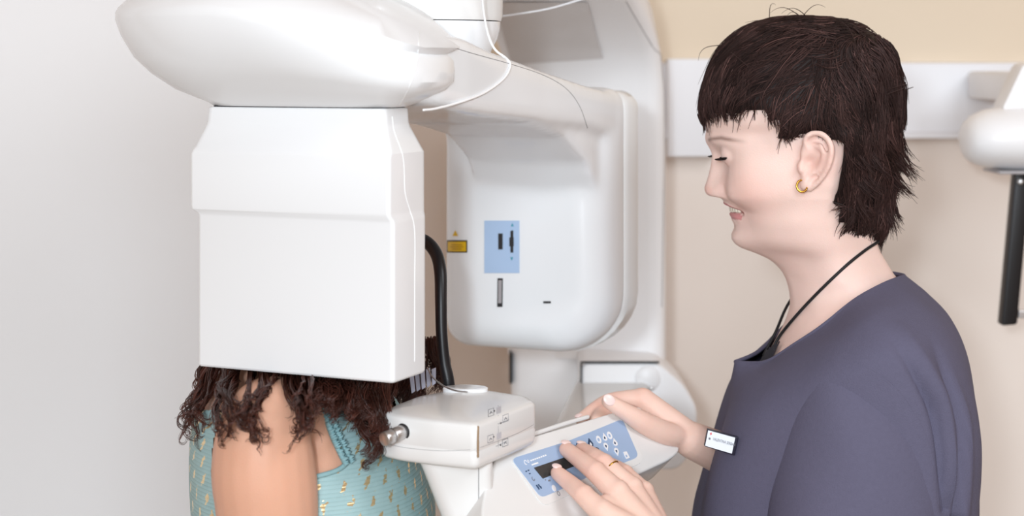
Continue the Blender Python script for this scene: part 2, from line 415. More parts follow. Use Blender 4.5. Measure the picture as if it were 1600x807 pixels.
bv = fixn(*loft(S)); bowl = link('rotating_arm_cover', *bv, M['gloss'], mac, autosharp=40); BV['bowl'] = bvh(*bv)
link('seam', *surf_line(BV['bowl'], [(655, 50), (652, 92), (640, 135), (616, 177)], .0005), M['lightseam'], bowl)

# ---- rotating arm beam and tube head: one shell
def bend(a): return 3.2*max(0, a-.03)**2+2.5*max(0, -.05-a)**2
parts = []
S = []
for D, zt_, zb_, a0, a1 in ((-.02, 1.566, 1.530, -.10, .104), (.03, 1.583, 1.515, -.105, .120), (.08, 1.579, 1.507, -.10, .122), (.14, 1.567, 1.501, -.10, .122), (.26, 1.549, 1.492, -.095, .121), (.38, 1.532, 1.483, -.09, .122), (.46, 1.523, 1.47, -.086, .122), (.50, 1.518, 1.46, -.083, .12)):
    S.append([MF(a, D, z) for a, z in rrect(a0, a1, zb_, zt_, (.012, .010, .012, .012), 5)])
parts.append(fixn(*loft(S)))
S = []
for D, i in ((.412, .045), (.414, .028), (.419, .013), (.428, .004), (.44, 0), (.462, 0)):
    ring = []
    for a, z in rrect(-.085+i, .123-i*.6, 1.2235+i*.7, 1.528, (max(.062-i*.4, .02), .02, .02, max(.03-i*.4, .01)), 7):
        ring.append(MF(a, D+bend(a), z))
    S.append(ring)
parts.append(fixn(*loft(S)))
# cove between the arm and the face of the tube head
S = [[MF(a, .432+bend(a)*.8, 1.375), MF(a, .417+bend(a)*.8, 1.41), MF(a, .39+bend(a)*.6, 1.445), MF(a, .34, 1.474), MF(a, .25, 1.4905), MF(a, .25, 1.52), MF(a, .46, 1.52), MF(a, .46, 1.375)] for a in (-.035, -.01, .02, .05, .075, .095, .110)]
parts.append(fixn(*loft(S)))
A, fc, E = remesh(parts, .0028, 26, .5)
tv = (A, fc); tubeh = link('tube_head', A, fc, M['gloss'], mac); BV['tube'] = bvh(A, fc)
# darker side rim and rear housing behind the cover
S = []
for D, i in ((.455, .004), (.458, 0), (.486, 0), (.489, .003), (.491, .010), (.540, .018), (.552, .034)):
    S.append([MF(a, D+bend(a), z) for a, z in rrect(-.083+i, .1275-i, 1.222+i, 1.523, (max(.066-i*.4, .02), .02, .02, .03), 7)])
link('rear_housing', *fixn(*loft(S)), M['gloss2'], mac, autosharp=40)
T = BV['tube']
def sub(name, md, m, par): 
    if md: return link(name, *md, m, par)
pn = sub('adjustment_panel', decal(T, ((757, 345), (812, 345), (812, 427), (757, 427)), .0006), M['paleblue'], tubeh)
sub('beam_window', decal(T, ((779, 365), (786, 365), (786, 390), (779, 390)), .0011), M['dark'], tubeh)
sub('slider', decal(T, ((798, 361), (802.5, 360), (802.5, 395), (798, 395)), .0011), M['dark'], tubeh)
sub('slider_knob', decal(T, ((796.6, 371), (803.4, 371), (803.4, 385), (796.6, 385)), .0016), M['dark'], tubeh)
for (x, y, s) in ((801, 352, -1), (800, 404, 1)):
    sub('arrow_mark', decal(T, ((x-2.2, y-2 if s > 0 else y), (x+2.2, y-2 if s > 0 else y), (x+.4, y+3), (x-.4, y+3)) if s > 0 else ((x-.4, y-3), (x+.4, y-3), (x+2.2, y+2), (x-2.2, y+2)), .0011, 3, 3), M['teal_print'], tubeh)
sub('aperture', decal(T, ((777.5, 435), (786, 435), (785.5, 480), (777, 480)), .0006), M['dark'], tubeh)
sub('aperture_glass', decal(T, ((779, 438), (784.5, 438), (784, 474), (778.8, 474)), .0010), M['grey'], tubeh)
sub('slot', decal(T, ((849, 471), (861, 471), (861, 474.5), (849, 474.5)), .0006), M['dark'], tubeh)
st = sub('warning_sticker', decal(T, ((699, 375.5), (730.5, 375.5), (730.5, 395), (699, 395)), .0006), M['brown'], tubeh)
sub('sticker_face', decal(T, ((701, 378), (729, 378), (729, 393), (701, 393)), .0011), M['yellow'], tubeh)
for yy, w in ((382, 17), (385.3, 20), (388.6, 15)):
    sub('sticker_text', decal(T, ((715-w/2, yy), (715+w/2, yy), (715+w/2, yy+1.3), (715-w/2, yy+1.3)), .0014), mat('ochre_print', (168, 124, 20), .5) if 'ochre_print' not in bpy.data.materials else bpy.data.materials['ochre_print'], tubeh)
sub('warning_triangle', decal(T, ((711.4, 361), (712.6, 361), (716.4, 369), (707.8, 369)), .0008, 4, 4), M['yellow'], tubeh)
link('seam', *surf_line(T, [(660, 55), (720, 78), (797, 100), (850, 118), (884, 138), (905, 165), (918, 200)], .0004), M['seam'], tubeh)

# ---- swivel joint between the overhead arm and the rotating arm
jc = MF(0.01, .20, 0)
S = []
for z, r in ((1.55, .060), (1.570, .068), (1.580, .073), (1.590, .0755), (1.597, .076)):
    S.append([jc+Vector((r*1.05*math.cos(t*math.pi/24), r*math.sin(t*math.pi/24), z)) for t in range(48)])
sw = link('swivel_joint', *fixn(*loft(S)), M['gloss'], mac, autosharp=40)
S = [[jc+Vector((r*1.05*math.cos(t*math.pi/24), r*math.sin(t*math.pi/24), z)) for t in range(48)] for z, r in ((1.5975, .070), (1.598, .0765), (1.603, .078), (1.625, .0785), (1.64, .084), (1.66, .095), (1.70, .10))]
link('joint_ring', *fixn(*loft(S)), M['gloss2'], sw, autosharp=40)
# ---- loose white cord looping over the arm
cq = cat([(a, b, y) for a, b, y in ((752, -20, 1.665), (756, 20, 1.680), (763, 55, 1.69), (774, 78, 1.69), (792, 92, 1.69), (797, 104, 1.68), (786, 124, 1.67), (755, 146, 1.63), (715, 161, 1.58), (680, 170, 1.545), (662, 172, 1.53))], 4)
cpt = []
for a, b, y in cq:
    for t_ in ('tube', 'bowl'):
        h_ = hit(BV[t_], a, b, 0)
        if h_ is not None and b > 40: y = min(y, h_.y-.003)
    cpt.append(P(a, b, y))
link('cord', *tube(cpt, .0012, n=8, sub=3), M['lightseam'], mac)
link('cord', *tube([P(772, 27, 2.0), P(815, 21, 2.0), P(860, 13, 2.0), P(912, -2, 2.0)], .0010, n=8, sub=8), M['white'], mac)

# ---- chin rest block
zT, zB = 1.2335, 1.2003
fp = [(-.0314, 1.512), (.0231, 1.618), (.0150, 1.648), (-.035, 1.690), (-.062, 1.676), (-.092, 1.645), (-.112, 1.60), (-.121, 1.565), (-.104, 1.548), (-.07, 1.528)]
def fpr(z, s, zoff=None):
    c = (sum(p[0] for p in fp)/len(fp), sum(p[1] for p in fp)/len(fp))
    return [Vector((c[0]+(x-c[0])*s, c[1]+(y-c[1])*s, z)) for x, y in round_poly(fp, .007, 4)]
S = [fpr(1.192, .955), fpr(1.1945, .985), fpr(1.197, .995), fpr(1.2065, 1.0), fpr(1.2075, .992), fpr(1.2085, .992), fpr(1.2095, 1.0), fpr(1.2285, .997), fpr(1.2305, .985), fpr(1.2318, .965), fpr(1.2332, .90), fpr(1.2348, .72), fpr(1.2357, .5), fpr(1.236, .2)]
cv = fixn(*loft(S)); chin = link('chin_rest_block', *cv, M['gloss2'], mac, autosharp=50); BV['chin'] = bvh(*cv)
k = P(628, 676, 1.545); kd = Vector((-.62, -.74, -.10)).normalized()
kb = link('knob', *cyl(k-kd*.004, k+kd*.012, .0066, w=.0006), M['steel'], chin)
link('knob_cap', *cyl(k+kd*.012, k+kd*.0235, .0062, .0068, w=.0008), M['steel'], kb)
link('knob_socket', *cyl(k-kd*.006, k-kd*.0008, .0078, w=.0005), M['dark'], chin)
ov = onplane(727, 609, (0, 0, 1.2362), Vector((0, 0, 1)))
S = [[ov+Vector((r*math.cos(t*math.pi/20)*1.0, r*.62*math.sin(t*math.pi/20), z)) for t in range(40)] for z, r in ((-.004, .022), (.0015, .022), (.0024, .0205))]
link('oval_cap', *fixn(*loft(S)), M['gloss'], chin, autosharp=40)
TC = BV['chin']
mark = []
def rect(x, y, w, h, sk=-.35): return [(x, y), (x+w, y+w*sk), (x+w, y+h+w*sk), (x, y+h), (x, y)]
def polyline(tree, pts, r=.00022):
    out = []
    for a, b in zip(pts[:-1], pts[1:]):
        q = [hit(tree, a[0]+(b[0]-a[0])*t/4, a[1]+(b[1]-a[1])*t/4, .0001) for t in range(5)]; q = [z for z in q if z]
        if len(q) > 1: out.append(tube(q, r, n=5, sub=1))
    return join(*out) if out else None
for (x, y) in ((763, 641), (785.5, 650), (762, 682), (785, 688)):
    pl_ = polyline(TC, rect(x, y, 8.5, 11))
    sub('icon_frame', pl_, M['print'], chin); sub('icon_mark', polyline(TC, [(x+2.5, y+6.5), (x+4.2, y+3), (x+6.2, y+5.2)], .0004), M['print'], chin)
for (x, y) in ((776, 636), (776, 676)): sub('print_block', decal(TC, ((x, y+2), (x+7, y-1), (x+7, y+9), (x, y+12)), .0003), mat('pale_grey_print', (200, 200, 206), .6), chin)
for pts in ([(778, 663), (795, 656)], [(775, 698), (792, 690)], [(778.5, 634), (778.5, 700)]): sub('printed_line', polyline(TC, pts, .0002 if pts[0][0] != 778.5 else .00012), M['print'], chin)
for x, y in ((772.3, 643), (782, 661.5), (771, 683), (781.5, 696)): sub('arrow_mark', decal(TC, ((x-.6, y-1.6), (x+1.2, y-.4), (x+1.2, y+.6), (x-.6, y+1.8)), .0004, 2, 2), M['dark'], chin)
sub('edge_gap', polyline(TC, [(747, 668), (746.5, 690), (746.5, 714)], .0011), M['tan'], chin)
sub('seam', surf_line(TC, [(606, 695), (640, 701), (690, 705), (742, 703)], .0002), M['seam'], chin)
sub('seam', surf_line(TC, [(750, 700), (780, 689), (810, 677), (834, 664)], .0002), M['seam'], chin)
# temple supports: clear blades on steel rods
def blade(name, q, Y, d):
    return prism([P(a, b, Y) for a, b in q], d, .0008)
t1 = link('temple_support', *blade('t', [(576, 575), (607, 575), (604, 625), (598, 640), (589, 622), (579, 604)], 1.60, Vector((0, .006, 0))), M['clear'], mac, smooth=False)
link('support_rod', *tube([P(588, 580, 1.597), P(594, 625, 1.597), P(601, 654, 1.597)], .0021, n=10), M['steel'], t1)
t2b = [blade('t', [(638+i*9, 578), (645+i*9, 575), (649+i*8, 612-i*3), (643+i*8, 616-i*3)], 1.665+.004*(i % 2), Vector((0, .003, 0))) for i in range(5)]
link('head_support', *join(*t2b), M['lavender'], mac, smooth=False)
link('thin_wire', *tube([P(668, 575, 1.66), P(676, 590, 1.65), P(694, 604, 1.64), P(712, 611, 1.63), P(730, 613, 1.625)], .0008, n=6), M['steel'], mac)
# black bent headrest arm
link('headrest_arm', *tube([P(640, 372, 1.74), P(664, 377, 1.73), P(681, 396, 1.715), P(688, 425, 1.70), P(689, 470, 1.69), P(690, 520, 1.685), P(694, 565, 1.683), P(699, 590, 1.682), P(702, 612, 1.682)], [.0065, .0065, .0065, .0064, .006, .0058, .006, .0064, .0064], n=14), M['black'], mac)

# ---- pedestal under the chin rest
S = []
for z, a0, a1, b0, b1 in ((.86, -.02, .0, 1.58, 1.70), (.98, -.035, -.003, 1.56, 1.70), (1.08, -.052, -.012, 1.555, 1.69), (1.14, -.066, -.016, 1.55, 1.685), (1.18, -.081, -.018, 1.545, 1.68), (1.195, -.0865, -.018, 1.54, 1.675), (1.1985, -.087, -.019, 1.54, 1.67)):
    S.append([Vector((x, y, z)) for x, y in rrect(a0, a1, b0, b1, (.01, .03, .03, .016), 5)])
pv = fixn(*loft(S)); ped = link('pedestal', *pv, M['gloss2'], mac, autosharp=40); BV['ped'] = bvh(*pv)
sub('seam', surf_line(BV['ped'], [(748, 722), (748, 760), (748, 806)], .0004), M['seam'], ped)
link('support_beam', *prism([Vector((.0, 1.64, 1.06)), Vector((.075, 1.62, 1.06)), Vector((.19, 2.3, 1.06)), Vector((.09, 2.33, 1.06))], (0, 0, .07), .01), M['gloss2'], mac, autosharp=40)

# ---- control console
PA = P(797, 718, 1.60); LD = Vector((.61, .79, 0)).normalized(); QD = Vector((.79, -.61, 0)).normalized()
SD = (QD*.0363-Vector((0, 0, .0365))).normalized(); PN = LD.cross(SD).normalized()
if PN.z < 0: PN = -PN
def cp_(px, py, h=0.0): return onplane(px, py, PA+PN*h, PN)
outl = round_poly([(792, 694), (930, 653), (1000, 632), (1066, 700), (1052, 716), (985, 747), (930, 795), (905, 850), (765, 880), (752, 800), (764, 735)], 16)
body = prism([cp_(a, b) for a, b in outl], -PN*.040, .0045, 4)
console = link('control_console', *body, M['gloss2'], mac, autosharp=40)
# rounded grey underside and rear step
und = prism([cp_(a, b)-PN*.036 for a, b in round_poly([(800, 702), (998, 642), (1058, 700), (990, 745), (930, 790), (900, 850), (790, 850)], 14)], -PN*.026, .008, 4)
link('underside', *und, M['grey'], console, autosharp=40)
for k_, off in ((0, (0, -7)), (1, (0, -13))):
    link('rear_rib', *tube([cp_(812, 688+off[1]*.3)-PN*.004*k_, cp_(880, 667+off[1]*.5)-PN*.004*k_, cp_(918, 655+off[1]*.4)-PN*.004*k_], .0022, n=8), M['gloss2'], console)
mem = round_poly([(796, 718), (973, 653), (1007, 722), (848, 793)], 12)
membrane = link('keypad_border', *poly_on(PA, PN, mem, .0007), M['gloss2'], console, smooth=False)
blue = round_poly([(798.5, 718), (888, 690), (972, 655.5), (998, 715), (966, 727), (930, 741), (876, 766), (845, 779)], 9)
link('keypad', *poly_on(PA+PN*.0007, PN, blue, .0004), M['blue'], console, smooth=False)
H2 = PA+PN*.0012
link('screen', *poly_on(H2, PN, [(834, 732), (881, 716), (893, 731), (848, 749)], .0004), M['screen'], console, smooth=False)
link('screen', *poly_on(H2, PN, [(881, 716), (905, 708), (918, 722), (893, 731)], .0004), M['screen'], console, smooth=False)
def kite(cx, cy, s, up=1, w=.62, sk=.35):
    pts = [(0, -1.25*up), (w, .1*up), (w*.75, .75*up), (0, 1*up), (-w*.75, .75*up), (-w, .1*up)]
    return [(cx+(x+sk*y)*s, cy+y*s) for x, y in pts]
def oval(cx, cy, s, w=.6, sk=.35, n=16): return [(cx+(w*math.cos(2*math.pi*i/n)+sk*math.sin(2*math.pi*i/n))*s, cy+math.sin(2*math.pi*i/n)*s) for i in range(n)]
def button(shape, inner, m, mi):
    b = link('key', *poly_on(H2, PN, shape, .0006), m, console, smooth=False)
    link('key_symbol', *poly_on(H2+PN*.0006, PN, inner, .0003), mi, console, smooth=False)
for (x, y, kd_) in ((935, 688, 'o'), (944.5, 684.5, 'u'), (952, 681.5, 'o'), (960.5, 692.5, 'u'), (946.5, 698.5, 'd'), (963, 706.5, 'd'), (977.5, 712.5, 's')):
    if kd_ == 'o': button(oval(x, y, 6), oval(x, y, 2.6), M['white'], M['blue'])
    elif kd_ == 'u': button(kite(x, y, 5.6), kite(x, y+.5, 2.0), M['white'], M['navy'])
    elif kd_ == 'd': button(kite(x, y, 5.6, -1), kite(x, y-.5, 2.0, -1), M['white'], M['navy'])
    else: button([(x-4, y-5), (x+1, y-6), (x+3, y-2), (x+6, y+4), (x+1, y+6), (x-2, y+1)], oval(x+1, y+1, 2), M['white'], M['blue'])
for (x, y, up) in ((903, 701, 1), (922, 693.5, 1), (933, 706, -1)): button(kite(x, y, 6.2, up), kite(x+.8, y+1.5*up, 2.6, up), M['navy'], M['white'])
button(oval(951.5, 722, 11, .7), oval(952, 722, 6.5, .5), M['cream'], M['dark'])
def marks(lst, m, nm):
    link(nm, *join(*[poly_on(H2, PN, q, .0003) for q in lst]), m, console, smooth=False)
def ring2(cx, cy, s, t=.75):
    out = []
    o_, i_ = oval(cx, cy, s), oval(cx, cy, s*t)
    return [[o_[k], o_[(k+1) % 16], i_[(k+1) % 16], i_[k]] for k in range(16)]
marks([[(x, y), (x+2, y-.7), (x+3, y+.9), (x+1, y+1.6)] for x, y in ((820.5, 737), (824, 735.5), (826, 740.5))], M['navy'], 'printed_symbol')
marks(ring2(833, 749, 3.4, .7)[:11], M['print'], 'printed_symbol')
marks([[(x, y), (x+1.6, y-.6), (x+3.6, y+3), (x+2, y+3.6)] for x, y in ((837, 759), (840, 758), (843, 761), (839.5, 762.5))], M['navy'], 'printed_symbol')
link('key', *poly_on(H2, PN, oval(865, 764, 5), .0006), M['white'], console, smooth=False)
marks([oval(864.3, 762.7, 1.2)], M['dark'], 'key_symbol')
marks(ring2(872.5, 772, 3.6, .8), M['print'], 'printed_symbol')
marks([r for r in ring2(821, 723.5, 4, .65)[3:15]]+[r for r in ring2(825, 721.8, 2.4, .6)], M['white'], 'printed_logo')
marks([[(828+i*3.2, 720-i*1.15), (830.2+i*3.2, 719.2-i*1.15), (831.4+i*3.2, 721-i*1.15), (829.2+i*3.2, 721.8-i*1.15)] for i in range(8)]+[[(830, 726.5), (840, 723), (841, 725), (831, 728.5)]], M['lightseam'], 'printed_logo')
marks([[(851, 750.5), (852.4, 750), (853, 751.3), (851.6, 751.8)], [(856, 751.5), (859, 750.4), (860, 752.4), (857, 753.4)]], M['print'], 'printed_symbol')

# ================================================================= WALL-HUNG INTRAORAL X-RAY ARM (right edge)
YI = 2.3
ia = thing('intraoral_x_ray_arm', 'white wall-hung x-ray tube head with black bar hanging below, at right edge behind the operator', 'x-ray arm', (P(1640, 0, YI).x, YI, 0))
ia.location.z = P(0, 230, YI).z
R_ = []
for px, h0, h1, w in ((1503.5, 214, 222, .006), (1505, 200, 238, .025), (1510, 190, 248, .038), (1520, 180, 256, .048), (1540, 171, 262, .056), (1570, 166, 265, .06), (1620, 163, 267, .062), (1690, 163, 267, .062), (1720, 172, 260, .055), (1730, 195, 240, .03)):
    c = P(px, (h0+h1)/2, YI); hz = (h1-h0)/2/F*YI
    R_.append([c+Vector((0, w*math.cos(t*math.pi/18)*-1, hz*math.sin(t*math.pi/18))) for t in range(36)])
hs = link('housing', *fixn(*loft(R_)), M['satin'], ia, autosharp=50)
link('yoke', *prism([P(a, b, YI-.02) for a, b in round_poly([(1566, 172), (1600, 100), (1660, 96), (1650, 172)], 8)], (0, .05, 0), .006), M['satin'], ia, autosharp=40)
link('base_rim', *box(P(1548, 0, YI).x, P(1700, 0, YI).x, YI-.04, YI+.04, P(0, 270, YI).z, P(0, 265, YI).z, .002), M['grey'], ia, autosharp=40)
br = link('bar', *prism([P(a, b, YI-.01) for a, b in round_poly([(1587, 270), (1612, 270), (1590, 508), (1565, 510)], 5)], (0, .022, 0), .003), M['black'], ia, autosharp=40)
link('pivot_pin', *cyl(P(1594, 284, YI-.012), P(1594, 284, YI-.016), .004, w=.0006), M['steel'], br)
link('catch', *box(P(1590, 0, YI).x, P(1606, 0, YI).x, YI-.006, YI+.008, P(0, 497, YI).z, P(0, 485, YI).z, .001), M['steel'], ia, smooth=False)
link('wall_mount', *box(P(1600, 0, YI).x, P(1660, 0, YI).x, YI, YB-.032, P(0, 160, YI).z, P(0, 112, YI).z, .006), M['satin'], ia, autosharp=40)
# ================================================================= PEOPLE
YO = 1.80; K = YO/F                                    # operator's mid-plane; metres per px there
# head rows in profile pixels (front faces left): semantic points front-mid -> back-mid, v in mm
ROWS = []
for py, xf, xb, w, e in ((43, 1205, 1310, 20, 2), (50, 1182, 1332, 36, 2), (62, 1160, 1354, 49, 2.1), (80, 1138, 1373, 61, 2.1), (102, 1121, 1385, 69, 2.2), (130, 1110, 1392, 73.5, 2.25), (160, 1105, 1394, 75, 2.3), (188, 1103, 1393, 75, 2.3)):
    pts = []
    for j, fr in enumerate((0, .06, .14, .25, .37, .5, .64, 1.0, 1.35, 1.7, 2.0)):
        t = fr*math.pi/2; c, s = math.cos(t), math.sin(t)
        r = 1/((abs(c)**e+abs(s)**e)**(1/e))
        pts.append(((xf+xb)/2-(xb-xf)/2*c*r, w*s*r))
    pts[-1] = (xb, 0); ROWS.append((py, pts))
for py, xs, vs in (
 (205, (1103, 1104, 1106, 1112, 1124, 1142, 1168, 1240, 1310, 1365, 1392), (0, 7, 15, 27, 40, 51, 60, 73, 72, 45, 0)),
 (219, (1102, 1103, 1105, 1110, 1122, 1142, 1170, 1240, 1310, 1365, 1391), (0, 7, 15, 27, 41, 52, 61, 73, 71, 45, 0)),
 (231, (1108, 1109, 1114, 1121, 1130, 1145, 1171, 1240, 1310, 1363, 1389), (0, 5.5, 12, 25, 41, 53, 62, 73, 70, 44, 0)),
 (241, (1112, 1115, 1124, 1131, 1133, 1146, 1172, 1240, 1309, 1361, 1387), (0, 5, 11, 22, 39, 53, 62, 73, 70, 44, 0)),
 (254, (1111, 1114, 1125, 1132, 1133, 1146, 1172, 1240, 1307, 1358, 1385), (0, 5, 11, 22, 39, 54, 64, 73, 69, 43, 0)),
 (270, (1108, 1110, 1123, 1130, 1132, 1145, 1172, 1240, 1303, 1352, 1382), (0, 5.5, 11.5, 23, 41, 56, 65.5, 72.5, 67, 41, 0)),
 (284, (1104, 1106, 1118, 1128, 1132, 1146, 1174, 1240, 1300, 1348, 1380), (0, 6, 13, 24, 42, 57, 66, 72, 66, 40, 0)),
 (295, (1100.5, 1103, 1113, 1128, 1133, 1148, 1176, 1240, 1297, 1345, 1379), (0, 7.5, 15, 22, 42, 57, 66, 71, 64, 39, 0)),
 (305.5, (1106, 1108, 1115, 1129, 1136, 1151, 1179, 1240, 1296, 1343, 1378), (0, 7.5, 15, 22, 42, 56, 65, 70, 63, 38, 0)),
 (309.3, (1125, 1125, 1127, 1133, 1140, 1154, 1182, 1240, 1294, 1341, 1377), (0, 6, 14, 24, 42, 55, 63.5, 69, 62, 38, 0)),
 (316, (1132, 1133, 1135, 1141, 1148, 1160, 1187, 1240, 1292, 1339, 1376), (0, 7, 15, 26, 41, 53, 62, 68, 61, 37, 0)),
 (321, (1134, 1135, 1138, 1146, 1155, 1166, 1190, 1240, 1292, 1338, 1375), (0, 7, 15, 25, 38, 52, 61, 67, 61, 37, 0)),
 (328, (1143, 1144, 1147, 1154, 1162, 1172, 1194, 1240, 1291, 1337, 1375), (0, 7, 15, 24, 37, 50, 60, 66, 60, 37, 0)),
 (337, (1143, 1144, 1147, 1154, 1162, 1174, 1197, 1240, 1291, 1336, 1374), (0, 7, 15, 24, 37, 50, 59, 66, 60, 36, 0)),
 (346, (1144, 1145, 1149, 1156, 1165, 1177, 1200, 1242, 1291, 1335, 1374), (0, 7, 15, 24, 36, 49, 58, 65, 59, 36, 0)),
 (355, (1148, 1149, 1152, 1158, 1168, 1181, 1204, 1245, 1291, 1335, 1373), (0, 7, 15, 24, 36, 47, 56, 63, 58, 35, 0)),
 (368, (1143, 1144, 1148, 1157, 1170, 1186, 1210, 1250, 1292, 1335, 1373), (0, 8, 16, 25, 35, 45, 54, 61, 57, 35, 0)),
 (380, (1147, 1148, 1153, 1164, 1180, 1198, 1221, 1256, 1293, 1335, 1373), (0, 8, 15, 23, 32, 42, 51, 58, 55, 35, 0)),
 (388, (1159, 1160, 1166, 1178, 1194, 1211, 1233, 1262, 1295, 1336, 1374), (0, 8, 14, 21, 29, 38, 47, 55, 53, 35, 0)),
 (395, (1178, 1179, 1184, 1194, 1208, 1224, 1244, 1268, 1298, 1338, 1378), (0, 7, 13, 20, 28, 36, 44, 52, 52, 35, 0))): ROWS.append((py, list(zip(xs, vs))))
NECK = [(408, (1205, 1206, 1209, 1216, 1227, 1240, 1256, 1276, 1303, 1344, 1386), (0, 7, 13, 20, 28, 36, 43, 50, 52, 37, 0)),
 (430, (1225, 1226, 1229, 1235, 1244, 1255, 1269, 1288, 1315, 1357, 1399), (0, 7, 13, 20, 29, 37, 44, 51, 54, 40, 0)),
 (455, (1233, 1234, 1236, 1242, 1250, 1261, 1276, 1300, 1335, 1378, 1414), (0, 8, 14, 22, 31, 40, 48, 57, 63, 46, 0)),
 (478, (1234, 1235, 1237, 1242, 1251, 1262, 1280, 1312, 1352, 1396, 1430), (0, 8, 16, 26, 40, 54, 68, 84, 86, 62, 0))]
NECK = [(p_, list(zip(a_, b_))) for p_, a_, b_ in NECK]
def ell_row(py, xf, xb, w, e=2.3):
    pts = []
    for fr in (0, .08, .18, .3, .44, .6, .78, 1.0, 1.3, 1.65, 2.0):
        t = fr*math.pi/2; c, s = math.cos(t), math.sin(t); r = 1/((abs(c)**e+abs(s)**e)**(1/e))
        pts.append(((xf+xb)/2-(xb-xf)/2*c*r, w*s*r))
    pts[-1] = (xb, 0); return py, pts
TORSO = [ell_row(*r) for r in ((500, 1228, 1440, 108, 2.1), (525, 1216, 1452, 128, 2.2), (555, 1200, 1466, 142, 2.3), (600, 1178, 1478, 152, 2.4), (690, 1148, 1490, 154, 2.4), (800, 1130, 1500, 152, 2.4), (950, 1130, 1495, 150, 2.4), (1080, 1122, 1490, 160, 2.4), (1180, 1128, 1485, 160, 2.4))]
def grid(rows, nr, nc):
    """rows of 11 half points -> fine closed rings in (px, py, v)"""
    R = []
    for py, pts in rows:
        h = [(x, py, v) for x, v in pts]; full = h+[(x, y, -v) for x, y, v in h[-2:0:-1]]
        R.append(cat(full, nc, True))
    R = np.array(R); out = np.zeros(((len(rows)-1)*nr+1, R.shape[1], 3))
    for j in range(R.shape[1]): out[:, j] = cat(R[:, j], nr)
    return out
def op(q):                       # profile coordinates -> world, operator (faces -X)
    q = np.asarray(q, float); o_ = np.empty_like(q)
    o_[..., 0] = (q[..., 0]-CX)*K; o_[..., 1] = YO-q[..., 2]*.001; o_[..., 2] = CZ-(q[..., 1]-HY)*K
    far = np.clip(-q[..., 2]*.001, 0, 1)*np.clip((q[..., 1]-430)/80, 0, 1)          # shoulders turned a little
    o_[..., 0] += far*.13; o_[..., 2] -= far*.07; return o_
XP, YP, ZP = -.195, 1.715, 1.252  # patient: head centre x, mid-plane, chin height
def pt(q):                       # profile coordinates -> world, patient (faces +X)
    q = np.asarray(q, float); o_ = np.empty_like(q)
    o_[..., 0] = XP-(q[..., 0]-1255)*K*.95; o_[..., 1] = YP-q[..., 2]*.00098; o_[..., 2] = ZP-(q[..., 1]-388)*K*.95; return o_
def gridmesh(G): return loft([list(r) for r in G])
def mirY(md, yc): return [Vector((v[0], 2*yc-v[1], v[2])) for v in md[0]], [tuple(reversed(f)) for f in md[1]]
def near2mid(px, py, v): s = (YO-v*.001)/YO; return CX+(px-CX)*s, HY+(py-HY)*s

def ear_parts():
    """ear on the near side, in profile coordinates measured in the photo at that depth"""
    def E(px, py, v): x, y = near2mid(px, py, v); return (x, y, v)
    ps = []
    def tb(l, r): ps.append(('t', [E(*p) for p in l], r))
    tb([(1257, 243, 75), (1264, 236, 79), (1258, 222, 80), (1261, 213, 82), (1272, 208, 84), (1286, 211, 88), (1296, 222, 91), (1299, 238, 92), (1295, 258, 90), (1287, 274, 86), (1276, 287, 82), (1266, 296, 78)], [.0024, .0026, .0028, .003, .0032, .0034, .0034, .0033, .0031, .003, .003, .003])
    tb([(1282, 226, 86), (1287, 240, 87), (1284, 256, 85), (1275, 268, 82), (1266, 273, 80)], [.0024, .003, .003, .0028, .0024])
    tb([(1272, 226, 82), (1281, 232, 85)], [.002, .0024])
    tb([(1252, 258, 76), (1252, 266, 77)], [.0042, .004])
    tb([(1260, 280, 76), (1258, 290, 76)], [.0058, .0056])
    ps.append(('e', E(1274, 244, 77), (.0155, .0052, .0245)))
    ps.append(('e', E(1268, 270, 75), (.0115, .005, .0160)))
    return ps
def ears(tf, yc):
    out = []
    for kind, a, b in ear_parts():
        md = tube([Vector(p) for p in tf(np.array(a))], b, n=10, sub=4) if kind == 't' else ellipsoid(Vector(tf(np.array(a))), *b)
        out += [md, mirY(md, yc)]
    return out
FACE = [  # px, py, v(mm), radius(mm), push (forward, outward, up) in mm
 (1121, 306, 8.5, 4.0, (-1.5, 0, 3.2)), (1129, 291, 20, 4, (-2.2, -.9, 0)), (1113, 291, 12, 4, (-.8, -.5, 0)), (1126, 300, 17, 5, (.6, 1.2, 0)),
 (1131, 304, 24, 5, (-1.2, -.4, 0)), (1142, 314, 29, 5, (-1.4, -.5, 0)), (1155, 326, 33, 5, (-1.5, -.6, 0)), (1162, 340, 33, 6, (-1.0, -.4, 0)),
 (1140, 296, 40, 16, (2.2, 1.0, 0)), (1162, 330, 27, 5, (-2.2, -.3, 0)),
 (1112, 214, 24, 9, (1.4, 0, 0)), (1131, 256, 30, 8, (-.8, 0, 0)), (1146, 354, 0, 7, (-1.2, 0, 0)), (1136, 312, 0, 3.5, (-.8, 0, 0)),
 (1105, 300, 8, 5, (.6, .4, 0)), (1158, 396, 0, 10, (0, 0, -.5))]
def mouth(q):
    x, y, v = q[:, 0], q[:, 1], np.abs(q[:, 2]); ln = 325.5+(v/26)**2*6.5
    return x, y, v, ln
